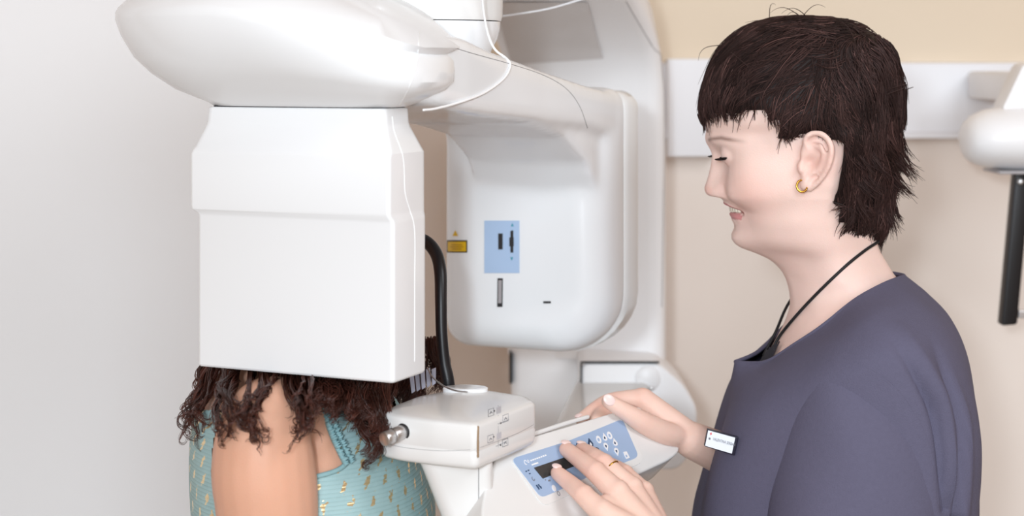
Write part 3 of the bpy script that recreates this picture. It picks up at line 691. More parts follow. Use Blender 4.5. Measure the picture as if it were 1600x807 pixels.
def face_edit(A, inv, tf, Np, fwd):
    q = inv(A)
    D = np.zeros_like(A)
    for px, py, v, r, d in FACE:
        for s in ((1, -1) if v else (1,)):
            c = np.array([px, py, v*s]); rr = np.sqrt(((q[:, 0]-c[0])*K*1000)**2+((q[:, 1]-c[1])*K*1000)**2+(q[:, 2]-c[2])**2)
            w = np.exp(-(rr/r*1.5)**2)
            D[:, 0] += w*d[0]*.001*fwd; D[:, 1] -= w*d[1]*.001*s; D[:, 2] += w*d[2]*.001
    x, y, v, ln = mouth(q)
    w = np.exp(-((y-ln)/(3.6))**2)*(v < 27)*(x < 1172)*np.clip((28-v)/6, 0, 1)
    D[:, 0] -= w*.0055*fwd
    up = np.exp(-((y-(ln-6.5))/3.2)**2)*(v < 24)*(x < 1160); lo = np.exp(-((y-(ln+9.5))/4.2)**2)*(v < 21)*(x < 1165)
    D[:, 0] += (up*.0018+lo*.0022)*fwd
    return A+D
def paint(A, q, base, lip, blush, brow):
    C = np.tile(np.array(lin(base)), (len(A), 1))
    def mix(w, c):
        nonlocal C
        C = C*(1-w[:, None])+np.array(lin(c))*w[:, None]
    x, y, v, ln = mouth(q); hd = (y < 400)
    d = np.hypot((x-1160)*1.0, (y-298))
    mix(np.clip(1-d/60, 0, 1)*.35*hd*(v > 15), blush)
    mix(np.exp(-(((x-1103)/9)**2+((y-297)/9)**2))*.4*hd, blush)
    mix(np.clip(1-np.hypot(x-1257, y-245)/48, 0, 1)*.35*(v > 70)*hd, blush)
    up = ((y > ln-10+(v/30)**2*4) & (y < ln+1) & (v < 25) & (x < 1163)); lo = ((y > ln+3.5) & (y < ln+17-(v/24)**2*8) & (v < 23) & (x < 1166))
    mix(up*.85+0., lip); mix(lo*.75+0., lip)
    mix(np.exp(-((y-ln)/2.2)**2)*(v < 26)*(x < 1172)*.8, (110, 52, 50))  # shade between the lips painted into the skin colour
    mix(np.exp(-(((x-1120)/5)**2+((y-306.5)/2.4)**2+((v-8.5)/4)**2))*.8, (120, 62, 56))  # nostril hollow darkened in the colour, painted shade
    bl = 219-np.clip((v-10)/45, 0, 1)*9+np.clip((v-38)/20, 0, 1)*9
    mix(np.exp(-((y-bl)/3.0)**2)*np.clip((v-9)/6, 0, 1)*np.clip((58-v)/12, 0, 1)*(x < 1160)*.78, brow)
    e = np.exp(-((y-250)/5)**2)*np.exp(-((v-31)/13)**2)*(x < 1146)*.35; mix(e, (196, 140, 130))
    return C
def opinv(A):
    q = np.empty_like(A); q[:, 0] = A[:, 0]/K+CX; q[:, 2] = (YO-A[:, 1])*1000; q[:, 1] = HY+(CZ-A[:, 2])/K; return q
def ptinv(A):
    q = np.empty_like(A); q[:, 0] = 1255-(A[:, 0]-XP)/(K*.95); q[:, 2] = (YP-A[:, 1])/.00098; q[:, 1] = 388+(ZP-A[:, 2])/(K*.95); return q
def finger(pts, rs): return tube(pts, rs, n=12, sub=5)
def nail(tip, prev, up, w, l):
    """small nail plate near a fingertip"""
    d = (Vector(tip)-Vector(prev)).normalized(); u = (Vector(up)-d*Vector(up).dot(d)).normalized(); s = d.cross(u)
    R = Matrix((d, s, u)).transposed()
    return ellipsoid(Vector(tip)+u*(w*.88)+d*l*.3, l, w*.70, .0016, R=R)

# ----------------------------------------------------------------- operator
opr = thing('person', 'woman with short dark hair in a purple-grey tunic, smiling and pressing the keypad', 'person', (.36, YO, 0))
def cp2(px, py, h): return cp_(px, py, h)
parts = [gridmesh(op(grid(ROWS+NECK+TORSO, 4, 3)))]
parts += ears(op, YO)
for s in (1, -1):
    c = Vector(op(np.array([1139, 240, 31*s]))); parts.append(ellipsoid(c, .0128, .0128, .0122))
# near (left) arm
LW = cp2(1036, 862, .046)
shl, ell = P(1345, 680, 1.675), P(1405, 1030, 1.62)
parts.append(tube([shl, shl*.5+ell*.5, ell], [.043, .043, .040], n=16))
parts.append(tube([ell, ell*.45+LW*.55, LW], [.041, .037, .0265], n=16))
FING = {
 'a': ([(871, 740, .0072), (892, 757, .018), (911, 774, .029), (939, 800, .036)], [.0068, .0078, .0088, .0105]),
 'b': ([(885, 703, .0074), (906, 719, .020), (930, 738, .033), (964, 770, .041)], [.0072, .0081, .0092, .0108]),
 'c': ([(909, 703, .0076), (923, 711, .019), (942, 725, .033), (986, 764, .041)], [.0070, .0079, .0090, .0106]),
 'd': ([(950, 724, .0074), (961, 730, .016), (976, 741, .026), (1005, 770, .036)], [.0062, .0070, .0080, .0098])}
LH = {}
for k_, (pts, rs) in FING.items():
    q = [cp2(*p) for p in pts]; LH[k_] = q; parts += [ellipsoid(q[2]+PN*.001, rs[2]*1.13, rs[2]*1.13, rs[2]*1.06), ellipsoid(q[3]+PN*.0016, rs[3]*1.04, rs[3]*1.04, rs[3]*1.04)]; parts.append(finger(q, [r*1.07 for r in rs]))
    parts.append(tube([q[3], q[3]*.5+LW*.5, LW], [rs[3]+.0008, .0145, .019], n=14))
for a, b in (('a', 'b'), ('b', 'c'), ('c', 'd')):
    m_ = (LH[a][3]+LH[b][3])*.5; parts.append(tube([m_-PN*.004, m_*.5+LW*.5-PN*.002, LW], [.0098, .0135, .018], n=12))
th = [cp2(1012, 845, .022), cp2(992, 810, .014), cp2(972, 790, .011)]
parts.append(finger([LW*.6+th[0]*.4]+th, [.015, .0125, .0100, .0085]))
# far (right) arm, reaching over the console
RWr = P(1080, 688, 1.795); elr = P(1330, 800, 1.96); shr = P(1385, 670, 1.94)
parts.append(tube([shr, shr*.5+elr*.5, elr], [.043, .043, .040], n=16))
parts.append(tube([elr, elr*.5+RWr*.5, RWr*.8+elr*.2, RWr], [.040, .033, .0235, .0195], n=16))
RH = {
 'thumb': ([(1062, 683, 1.788), (1036, 676, 1.772), (1004, 660, 1.757), (974, 642, 1.749), (951, 628, 1.747)], [.0120, .0128, .0115, .0090, .0078]),
 'index': ([(1004, 623, 1.800), (955, 627, 1.800), (929, 640, 1.780), (907, 656, 1.764)], [.0108, .0088, .0076, .0064]),
 'middle': ([(1007, 629, 1.818), (962, 632, 1.815), (940, 645, 1.775), (930, 659, 1.748)], [.0108, .0088, .0077, .0066]),
 'ring': ([(1014, 638, 1.834), (972, 643, 1.830), (956, 650, 1.785), (948, 661, 1.754)], [.0104, .0084, .0074, .0064]),
 'little': ([(1024, 650, 1.846), (990, 656, 1.842), (974, 665, 1.832), (966, 671, 1.824)], [.0098, .0076, .0066, .0058])}
RHp = {}
for k_, (pts, rs) in RH.items():
    q = [P(*p) for p in pts]; RHp[k_] = q; parts.append(finger(q, rs))
    if k_ != 'thumb': parts.append(tube([q[0], q[0]*.5+RWr*.5, RWr], [rs[0]+.001, .0145, .0175], n=14))
for a, b in (('index', 'middle'), ('middle', 'ring'), ('ring', 'little')):
    m_ = (RHp[a][0]+RHp[b][0])*.5; parts.append(tube([m_, m_*.5+RWr*.5, RWr], [.0100, .0140, .0170], n=12))
parts.append(tube([RHp['thumb'][0], RHp['thumb'][0]*.5+RHp['index'][0]*.5+Vector((0, .004, -.004)), RHp['index'][0]], [.013, .012, .010], n=12))
A, fc, E = remesh(parts, .0017, 3, .5)
A = face_edit(A, opinv, op, None, -1)
q = opinv(A); wface = ((q[:, 0] < 1310) & (q[:, 1] < 400)).astype(float)
A = lap(A, E, 2, .4, 1-.55*wface)
wch = np.clip((q[:, 0]-1146)/20, 0, 1)*(q[:, 1] < 430)*(q[:, 1] > 225)*(1-((q[:, 0] > 1222) & (q[:, 0] < 1312) & (q[:, 1] > 190) & (q[:, 1] < 306)))
wch *= 1-np.exp(-(((q[:, 0]-1161)/9)**2+((q[:, 1]-331)/9)**2))
A = lap(A, E, 40, .5, wch)
# brow the ear hollow and finger joints
q = opinv(A)
for s in (1, -1):
    x, y = near2mid(1266, 254, 80); rr = np.hypot((q[:, 0]-x)*K*1000, (q[:, 1]-y)*K*1000)
    A[:, 1] += s*.0062*np.exp(-(rr/6.2)**2)*((q[:, 2]*s) > 68)
    x, y = near2mid(1271, 221, 80); rr = np.hypot((q[:, 0]-x)*K*1000/1.6, (q[:, 1]-y)*K*1000)
    A[:, 1] += s*.0024*np.exp(-(rr/3.6)**2)*((q[:, 2]*s) > 70)
Cq = paint(A, opinv(A), (235, 205, 194), (186, 104, 110), (228, 166, 152), (112, 80, 68))
# hands a little pinker towards knuckles and tips (pigment of the skin itself)
hm = (A[:, 0] < .27)
def blob(c, r, w, col):
    global Cq
    d = np.linalg.norm(A-np.array(c), axis=1); k_ = np.exp(-(d/r)**2)*w*hm
    Cq = Cq*(1-k_[:, None])+np.array(lin(col))*k_[:, None]
Cq = np.where((hm & (A[:, 2] < 1.25))[:, None], Cq*.35+np.array(lin((234, 196, 178)))*.65, Cq)
for f_ in list(LH.values())+list(RHp.values()):
    for p_ in (f_[0], f_[1], f_[2]): blob(p_, .011, .35, (226, 160, 142))
link('body', A, fc, M['skin'], opr, pig=Cq)
BV['op'] = bvh(A, fc)
# nails, ring, ear-ring
for k_ in 'abcd':
    q = LH[k_]; link('fingernail', *nail(q[0]+(q[0]-q[1]).normalized()*.001, q[1], PN+Vector((-.2, -.1, .2)), FING[k_][1][0], .0052), M['nail'], opr)
q = RHp['thumb']; link('fingernail', *nail(q[4], q[3], Vector((-.35, -.75, .55)), .0080, .0070), M['nail'], opr)
q = RHp['index']; link('fingernail', *nail(q[3], q[2], Vector((-.4, -.3, .8)), .006, .0045), M['nail'], opr)
c0, c1 = LH['c'][2], LH['c'][3]; dd = (c1-c0).normalized(); cc = c0*.74+c1*.26; uu = dd.orthogonal().normalized(); vv = dd.cross(uu)
link('finger_ring', *tube([cc+uu*(.0101*math.cos(t*math.pi/12))+vv*(.0101*math.sin(t*math.pi/12)) for t in range(24)], .0011, n=8, sub=1, closed=True), M['gold'], opr)
ec = P(1253, 291, YO-.0835)
for yy in (ec.y, 2*YO-ec.y):
    link('hoop_earring', *tube([Vector((ec.x, yy, ec.z))+Vector((.0052*math.cos(a), .001*math.sin(a), .0058*math.sin(a))) for a in [math.radians(95+t*13) for t in range(20)]], [.0009]*2+[.0012]*16+[.0009]*2, n=8, sub=2), M['gold'], opr)
# eyes, lashes, teeth
def lune(c, r, az, e0, e1, fx, n=12):
    V = []
    for i in range(5):
        for j in range(n+1):
            a = math.radians(-az+2*az*j/n); k_ = math.cos(math.pi/2*(2*j/n-1)*.98)
            m_ = (e0+e1)/2; e = math.radians(m_+(e0+(e1-e0)*i/4-m_)*k_)
            V.append(Vector(c)+Vector((fx*math.cos(e)*math.cos(a)*r, math.cos(e)*math.sin(a)*r, math.sin(e)*r)))
    return V, [(i*(n+1)+j, (i+1)*(n+1)+j, (i+1)*(n+1)+j+1, i*(n+1)+j+1) for i in range(4) for j in range(n)]
M['lash'] = mat('lash_black', (30, 22, 22), .6)
for s in (1, -1):
    lash = []; c = Vector(op(np.array([1139, 240, 31*s])))
    ey = link('eye', *lune(c, .01335, 46, -27, -13, -1), M['eye'], opr)
    link('iris', *lune(c, .0136, 16, -27, -14, -1), M['iris'], ey)
    for i in range(46):
        a = math.radians(-50+100*i/45+random.uniform(-2, 2)); e = math.radians(-13-3*math.cos(a*1.6))
        d0 = Vector((-math.cos(e)*math.cos(a), math.cos(e)*math.sin(a), math.sin(e))); p0 = c+d0*.0131
        o_ = Vector((-1*math.cos(a), math.sin(a), -.32)).normalized(); L_ = random.uniform(.0045, .0068)
        lash.append(np.array([p0, p0+o_*L_*.35+Vector((0, 0, -.0006)), p0+o_*L_*.7+Vector((0, 0, -.0004)), p0+o_*L_+Vector((0, 0, .0008))]))
    lash += [np.array([c+Vector((-math.cos(math.radians(-12))*math.cos(t), math.cos(math.radians(-12))*math.sin(t), math.sin(math.radians(-12))))*rr_ for t in np.linspace(-.95, .95, 16)]) for rr_ in (.0131, .0134, .0137)]*2
    lv, lf = strands(lash, .0008, .4); link('eyelashes', lv, lf, M['lash'], opr)
tv_ = []
for i in range(10):
    t0, t1 = math.radians(-70+140*i/10+.8), math.radians(-70+140*(i+1)/10-.8); hgt = 331 if 2 < i < 7 else 330
    ring = []
    for py_, ins in ((316, .0), (326, -.4), (hgt, .3)):
        ring.append([Vector(op(np.array([1140+ins+18*(1-math.cos(t))+(0 if k_ else 4), py_, 22.5*math.sin(t)*(1 if k_ else .88)]))) for t, k_ in ((t0, 0), (t0, 1), ((t0+t1)/2, 1), (t1, 1), (t1, 0))])
    tv_.append(fixn(*loft(ring)))
link('teeth', *join(*tv_), M['tooth'], opr)

# ---- tunic
def ring_from(half):
    """half: (px, py, v mm) with the photo pixel at that depth, front-mid -> back-mid; mirrored to the far side"""
    pts = [P(a, b, YO-v*.001) for a, b, v in half]; far = [Vector((p.x+.13*(YO-p.y), 2*YO-p.y, p.z-.07*(YO-p.y))) for p in pts[-2:0:-1]]
    return cat(pts+far, 14, True)
NKR = [(1150, 566, 0), (1172, 568, 22), (1200, 565, 46), (1240, 540, 68), (1285, 510, 84), (1335, 470, 88), (1378, 446, 66), (1402, 436, 36), (1412, 431, 0)]
SR = [NKR,
 [(1149, 569, 0), (1169, 573, 24), (1199, 570, 49), (1240, 546, 74), (1290, 515, 92), (1342, 473, 96), (1386, 449, 70), (1408, 440, 38), (1417, 436, 0)],
 [(1143, 590, 0), (1156, 596, 36), (1185, 594, 74), (1240, 570, 112), (1305, 535, 138), (1370, 498, 142), (1425, 476, 106), (1440, 466, 54), (1446, 462, 0)],
 [(1138, 620, 0), (1147, 628, 48), (1172, 630, 96), (1235, 610, 142), (1325, 572, 172), (1410, 545, 176), (1468, 520, 128), (1478, 508, 62), (1480, 503, 0)],
 [(1128, 665, 0), (1136, 670, 54), (1160, 675, 108), (1228, 660, 152), (1340, 620, 182), (1440, 600, 184), (1502, 585, 134), (1504, 574, 66), (1503, 570, 0)],
 [(1112, 730, 0), (1120, 734, 56), (1146, 738, 112), (1222, 735, 156), (1345, 715, 184), (1456, 700, 186), (1523, 690, 138), (1518, 680, 68), (1514, 676, 0)],
 [(1098, 800, 0), (1106, 803, 56), (1132, 805, 112), (1218, 805, 156), (1345, 800, 184), (1456, 795, 186), (1523, 790, 138), (1517, 785, 68), (1513, 782, 0)],
 [(1086, 880, 0), (1094, 882, 56), (1120, 885, 112), (1210, 885, 156), (1345, 885, 182), (1450, 885, 182), (1520, 880, 136), (1514, 875, 68), (1510, 872, 0)],
 [(1080, 1040, 0), (1090, 1042, 56), (1116, 1045, 112), (1205, 1045, 160), (1345, 1045, 184), (1448, 1045, 182), (1518, 1040, 140), (1512, 1035, 70), (1508, 1032, 0)],
 [(1078, 1230, 0), (1088, 1232, 58), (1116, 1235, 116), (1205, 1235, 166), (1345, 1235, 190), (1448, 1235, 188), (1520, 1230, 144), (1514, 1225, 72), (1510, 1222, 0)]]
R_ = np.array([ring_from(h) for h in SR]); G = np.array([cat(R_[:, j], 18) for j in range(R_.shape[1])]).transpose(1, 0, 2)
def wrinkle(G, amp, seed):
    r = np.random.default_rng(seed); D = np.zeros(G.shape[:2])
    for k_ in range(9):
        kx, ky, kz = r.normal(0, 22, 3); ph = r.uniform(0, 6.28)
        s = np.sin(G[..., 0]*kx+G[..., 1]*ky+G[..., 2]*kz*.6+ph); D += np.sign(s)*np.abs(s)**1.5
    return D*amp/3
N_ = normals(G.reshape(-1, 3), loft([list(r) for r in G], False, False)[1]).reshape(G.shape)
mid_ = len(G)//2; cen = np.array([op(np.array([1310, 700, 0]))[0], YO, 0]); sg = np.sign((N_[mid_]*(G[mid_]-cen))[:, :2].sum()); N_ *= sg if sg else 1
fade = np.clip((np.arange(G.shape[0])-14)/45, 0, 1)[:, None]
G = G+N_*(wrinkle(G, .0050, 5)*fade)[..., None]
# pressed pleats fanning from the back of the armhole
def pleat(G, line, w, h, side=True):
    line = [tuple(p[:2]) for p in cat([(a, b, 0) for a, b in line], 5)]; D = np.full(G.shape[:2], 1e9)
    out = G.copy()
    pxs = np.array([[proj(v) for v in row] for row in G]); nearm = G[..., 1] < YO
    for a, b in zip(line[:-1], line[1:]):
        dx, dy = b[0]-a[0], b[1]-a[1]; L2 = dx*dx+dy*dy
        t = np.clip(((pxs[..., 0]-a[0])*dx+(pxs[..., 1]-a[1])*dy)/L2, 0, 1); d = np.hypot(pxs[..., 0]-a[0]-t*dx, pxs[..., 1]-a[1]-t*dy)
        D = np.minimum(D, d)
    out += N_*(np.exp(-(D/w)**2)*h*nearm*np.clip((pxs[..., 1]-line[0][1])/110, 0, 1))[..., None]
    return out
for ln_ in ([(1385, 520), (1425, 580), (1462, 660), (1478, 800)], [(1450, 520), (1480, 600), (1495, 700), (1492, 820)]): G = pleat(G, ln_, 7, -.010)
for ln_ in ([(1400, 500), (1445, 570), (1478, 660), (1487, 800)], [(1470, 560), (1500, 640), (1506, 720), (1500, 820)]): G = pleat(G, ln_, 8, .007)
sv_, sf_ = loft([list(r) for r in G], False, False)
# inner hem: fold the neckline inwards a few mm so the cloth has an edge
# sleeves
def sleeve(yc_m=False):
    C_ = [((1316, 566), 1.668, .018, .030), ((1342, 610), 1.672, .056, .058), ((1346, 665), 1.670, .072, .074), ((1342, 730), 1.668, .081, .082), ((1334, 800), 1.662, .086, .084), ((1328, 880), 1.657, .088, .082), ((1325, 960), 1.655, .087, .078)]
    rings = []
    for i, ((a, b), Y, rx, ry) in enumerate(C_):
        c = P(a, b, Y); tl = (0.45, .40, .30, .18, .06, 0, 0)[i]
        rings.append([c+Vector((rx*math.cos(t), -ry*math.sin(t), -rx*math.cos(t)*tl)) for t in [2*math.pi*k_/40 for k_ in range(40)]])
    R2 = np.array([[list(p) for p in r] for r in rings]); G2 = np.array([cat(R2[:, j], 7) for j in range(40)]).transpose(1, 0, 2)
    N2 = normals(G2.reshape(-1, 3), loft([list(r) for r in G2], False, False)[1]).reshape(G2.shape)
    fd = np.clip(np.arange(G2.shape[0])/10, 0, 1)[:, None]
    G2 = G2+N2*(wrinkle(G2, .0065, 11)*fd)[..., None]
    return loft([list(r) for r in G2], True, False)
sl = sleeve(); slm = mirY(sl, YO); slm = ([v+Vector((.03, 0, -.018)) for v in slm[0]], slm[1])
# far sleeve follows the far arm down
tv2, tf2 = join((sv_, sf_), sl, slm)
tunic = link('tunic', tv2, tf2, M['scrub'], opr); BV['tunic'] = bvh(tv2, tf2)
md = tunic.modifiers.new('cloth_thickness', 'SOLIDIFY'); md.thickness = .0018; md.offset = -1
link('neck_hem', *tube([Vector(p) for p in R_[0]][::6], .0022, n=8, sub=2, closed=True), M['scrub'], tunic)
link('seam', *surf_line(BV['tunic'], [(1313, 561), (1350, 572), (1392, 598), (1425, 640), (1448, 690), (1460, 745), (1466, 806)], .0014, off=.0006), M['scrub'], tunic)
link('seam', *surf_line(BV['tunic'], [(1218, 575), (1214, 620), (1206, 680), (1196, 735)], .0011, off=.0004), M['scrub'], tunic)
# dark undershirt seen inside the neckline
HG = op(grid(ROWS[-1:]+NECK+TORSO, 6, 4)); hv, hf = loft([list(r) for r in HG], False, False); hn = normals(np.array([list(v) for v in hv]), hf)
hva = np.array([list(v) for v in hv]); cn = hva.mean(0)
if ((hva-np.array([cn[0], YO, 0]))*hn)[:, :2].sum() < 0: hn = -hn
hva2 = hva+hn*.0035
qx = opinv(hva2); pm = proj
near = np.array([proj((v[0], YO-abs(YO-v[1]), v[2])) for v in hva2])
us = inpoly(near[:, 0], near[:, 1], [(1120, 640), (1150, 560), (1196, 545), (1222, 530), (1204, 566), (1260, 545), (1330, 520), (1480, 520), (1480, 640)])
uf = [f for f in hf if all(us[i] for i in f)]
used = sorted({i for f in uf for i in f}); mp = {i: k_ for k_, i in enumerate(used)}
link('undershirt', hva2[used], [tuple(mp[i] for i in f) for f in uf], M['scrub_in'], opr)
# cord around the neck
TB = BV['op']
nc = [(1370, 378), (1352, 390), (1325, 412), (1296, 440), (1268, 470), (1244, 497), (1222, 524), (1210, 545), (1200, 562)]
cpts = [hit(TB, a, b, .0016) for a, b in nc]; cpts = [p for p in cpts if p]
back = [Vector((p.x, 2*YO-p.y, p.z)) for p in cpts[::-1]]
low = [P(1196, 600, 1.775), P(1190, 680, 1.78)]
cordp = [Vector((p.x, 2*YO-p.y, p.z)) for p in [cpts[-1]]]+back[1:]+[Vector((cpts[0].x+.006, YO, cpts[0].z+.004))]+cpts
link('neck_cord', *tube(cordp, .0016, n=8, sub=5), M['cord'], opr)
# name badge
by = min(h_.y for h_ in (hit(BV['tunic'], 1150, 690, 0), hit(BV['tunic'], 1147, 711, 0), hit(BV['tunic'], 1135, 692, 0)) if h_)-.0068
bdg = link('name_badge', *prism([P(a, b, by) for a, b in round_poly([(1105.5, 671), (1154, 684), (1148, 713), (1100.5, 698)], 1.5)], (0, .006, 0), .0005), M['navyplastic'], opr, autosharp=30)
link('badge_card', *prism([P(a, b, by-.0004) for a, b in ((1106.5, 673), (1148.8, 684.6), (1143.5, 709.5), (1101.8, 697.2))], (0, .0006, 0)), M['badgewhite'], bdg, smooth=False)
xa = (P(1148.8, 684.6, by)-P(1106.5, 673, by)).normalized(); ya = xa.cross(Vector((0, -1, 0)))*-1
if ya.z < 0: ya = -ya
link('badge_text', *text_mesh('VALENTINA SERBAN', P(1113.5, 688.2, by-.0006), xa*.62, ya, .0040), M['print'], bdg, smooth=False)
link('badge_logo', *prism([P(a, b, by-.0005) for a, b in ((1109, 678), (1111.5, 676), (1112.5, 679), (1110.5, 681))], (0, .0005, 0)), M['red_print'], bdg, smooth=False)
link('badge_logo', *prism([P(a, b, by-.0005) for a, b in ((1107.5, 684), (1110.5, 684.8), (1109.8, 688), (1107, 687.2))], (0, .0005, 0)), M['print'], bdg, smooth=False)
# trousers and shoes (below the frame)
for s in (-1, 1):
    hx = .36; tr = [Vector((hx, YO+.075*s, .98)), Vector((hx, YO+.085*s, .8)), Vector((hx, YO+.09*s, .45)), Vector((hx+.02, YO+.09*s, .09))]
    link('trouser_leg', *tube(tr, [.10, .095, .075, .062], n=18, ends=False), M['trousers'], opr)
    rs_ = [[Vector((hx-.17+x, YO+.09*s+w*math.cos(t), max(0, h*(.5+.5*math.sin(t))))) for t in [2*math.pi*k_/16 for k_ in range(16)]] for x, w, h in ((0, .02, .03), (.02, .04, .05), (.08, .046, .06), (.15, .04, .09), (.22, .036, .1), (.25, .02, .08))]
    link('shoe', *fixn(*loft(rs_)), M['shoe'], opr)
link('trouser_waist', *fixn(*loft([[Vector((.362+rx*math.cos(t), YO+ry*math.sin(t), z)) for t in [2*math.pi*k_/28 for k_ in range(28)]] for z, rx, ry in ((.86, .10, .15), (.92, .118, .168), (1.0, .115, .165), (1.04, .11, .16))])), M['trousers'], opr)

# ---- hair
def hair_shell(tf, poly, projf, thick, yc, taper=14):
    HG = tf(grid(ROWS+NECK[:1], 6, 4)); hv, hf = loft([list(r) for r in HG], True, False)
    hva = np.array([list(v) for v in hv]); hn = normals(hva, hf); c = hva.mean(0)
    if ((hva-c)*hn).sum() < 0: hn = -hn
    pr_ = np.array([projf((v[0], yc-abs(yc-v[1]), v[2])) for v in hva])
    ins = inpoly(pr_[:, 0], pr_[:, 1], poly); d = polydist(pr_[:, 0], pr_[:, 1], poly)
    th_ = thick(pr_)*np.clip(.25+.75*d/taper, 0, 1)
    hv2 = hva+hn*th_[:, None]
    ff = [f for f in hf if all(ins[i] for i in f)]; used = sorted({i for f in ff for i in f}); mp = {i: k_ for k_, i in enumerate(used)}
    return hv2[used], [tuple(mp[i] for i in f) for f in ff]
HP = [(1085, 188), (1104, 192), (1125, 178), (1150, 184), (1184, 172), (1203, 196), (1216, 230), (1230, 224), (1246, 214), (1268, 208), (1294, 214), (1304, 232), (1299, 258), (1293, 300), (1306, 345), (1325, 366), (1350, 362), (1378, 372), (1402, 380), (1440, 300), (1450, 100), (1340, 0), (1200, 0), (1075, 90)]
def thk(p):
    t = np.full(len(p), .0075); t += .002*np.exp(-(((p[:, 0]-1390)/30)**2+((p[:, 1]-265)/40)**2))
    return t-.003*np.clip((1180-p[:, 0])/60, 0, 1)
sv2, sf2 = hair_shell(op, HP, proj, thk, YO)
r_ = np.random.default_rng(21); nn_ = normals(sv2, sf2)
if ((sv2-sv2.mean(0))*nn_).sum() < 0: nn_ = -nn_
lump = sum(np.sin(sv2@r_.normal(0, 75, 3)+r_.uniform(0, 6)) for _ in range(7))
sv2 = sv2+nn_*(lump*.00075)[:, None]
# lumpy locks on the shell
n2 = normals(sv2, sf2); cc_ = sv2.mean(0)
if ((sv2-cc_)*n2).sum() < 0: n2 = -n2
FLOW = [((1330, 45), (-.5, .15)), ((1250, 38), (-1, .15)), ((1180, 60), (-1, .4)), ((1130, 90), (-.7, .8)), ((1108, 130), (-.25, 1)), ((1112, 172), (-.02, 1)), ((1150, 150), (-.5, .9)), ((1200, 120), (-.9, .55)), ((1250, 100), (-.9, .45)), ((1200, 180), (-.25, .95)), ((1225, 215), (-.2, 1)), ((1262, 170), (-.5, .85)), ((1290, 196), (.5, .6)), ((1310, 150), (.1, 1)), ((1350, 90), (.5, .8)), ((1385, 110), (.3, 1)), ((1396, 180), (.12, 1)), ((1340, 200), (.25, 1)), ((1315, 260), (-.1, 1)), ((1355, 260), (.45, .9)), ((1395, 255), (.95, .55)), ((1310, 320), (0, 1)), ((1350, 330), (.1, 1)), ((1378, 350), (.15, 1))]
FC_ = np.array([f[0] for f in FLOW], float); FD_ = np.array([f[1] for f in FLOW], float); FD_ /= np.linalg.norm(FD_, axis=1)[:, None]
def flow(px, py):
    w = 1/((FC_[:, 0]-px)**2+(FC_[:, 1]-py)**2+60)**1.4; d = (FD_*w[:, None]).sum(0); return d/(np.linalg.norm(d)+1e-9)
def face_points(V, Fc, n, rng):
    tri = [(f[0], f[i], f[i+1]) for f in Fc for i in range(1, len(f)-1)]; T_ = np.array(tri); a, b, c = V[T_[:, 0]], V[T_[:, 1]], V[T_[:, 2]]
    ar = np.linalg.norm(np.cross(b-a, c-a), axis=1); i = rng.choice(len(T_), n, p=ar/ar.sum()); r1, r2 = np.sqrt(rng.random(n)), rng.random(n)
    return a[i]*(1-r1)[:, None]+b[i]*(r1*(1-r2))[:, None]+c[i]*(r1*r2)[:, None]
tree = bvh(sv2, sf2); rng = np.random.default_rng(3)
paths = []; tone = []
roots = face_points(sv2, sf2, 9500, rng)
centre = Vector(op(np.array([1255, 190, 0])))
lock = {}; pkey = []
for p in roots:
    p = Vector(p); s = -1 if p.y < YO else 1
    px, py = proj((p.x, YO-abs(YO-p.y), p.z)); key = (int(px/15+rng.normal(0, .25)), int(py/21+rng.normal(0, .25)), s)
    if key not in lock: lock[key] = (rng.normal(0, .34), rng.uniform(.6, 1.4), rng.uniform(0, .0065), rng.uniform(.55, 1.75))
    la, ll, lz, lt = lock[key]
    L_ = rng.uniform(.024, .05)*ll; st = L_/7; ang = la+rng.normal(0, .13); curl = rng.normal(0, .22)
    over = 0; pts = []; cur = p; lim = rng.uniform(.0005, .004)+lz*.8+(rng.uniform(.004, .014) if rng.random() < .16 else 0)
    if py > 215 and px > 1330: lim = rng.uniform(.008, .024)
    if 1225 < px < 1300 and py < 225: lim = rng.uniform(0, .005)
    lift0 = rng.uniform(-.0012, .0018)+lz*.5; liftg = rng.uniform(0, .0045)+(.006 if (px > 1375 and 190 < py < 330 and rng.random() < .5) else 0)
    pd = None; ok = True
    for i in range(9):
        nr, nn, _, dist = tree.find_nearest(cur)
        if (nr-centre).dot(nn) < 0: nn = -nn
        px, py = proj((cur.x, YO-abs(YO-cur.y), cur.z)); d2 = flow(px, py); a = ang+curl*i/8
        d2 = (d2[0]*math.cos(a)-d2[1]*math.sin(a), d2[0]*math.sin(a)+d2[1]*math.cos(a))
        on = (cur-nr).dot(nn) if dist < 1 else 0; lateral = (cur-nr-nn*on).length
        d = Vector((d2[0], 0, -d2[1]))
        if lateral < .002:
            t = d-nn*d.dot(nn); d = t.normalized() if t.length > .15 else (pd or d)
            pts.append(nr+nn*(lift0+liftg*(i/8)**1.5)); cur = nr+d*st
        else:
            over += st
            d = ((pd or d)*.75+d*.25).normalized(); pts.append(cur+nn*(lift0+liftg*(i/8)**1.5)*.6); cur = cur+d*st
            if over > lim: break
        pd = d
    if len(pts) > 3: paths.append(np.array([list(x) for x in pts])); tone.append(lt*rng.uniform(.7, 1.25)*(2.3 if rng.random() < .1 else 1)); pkey.append(key)  # a few strands get a lighter colour as painted hair sheen
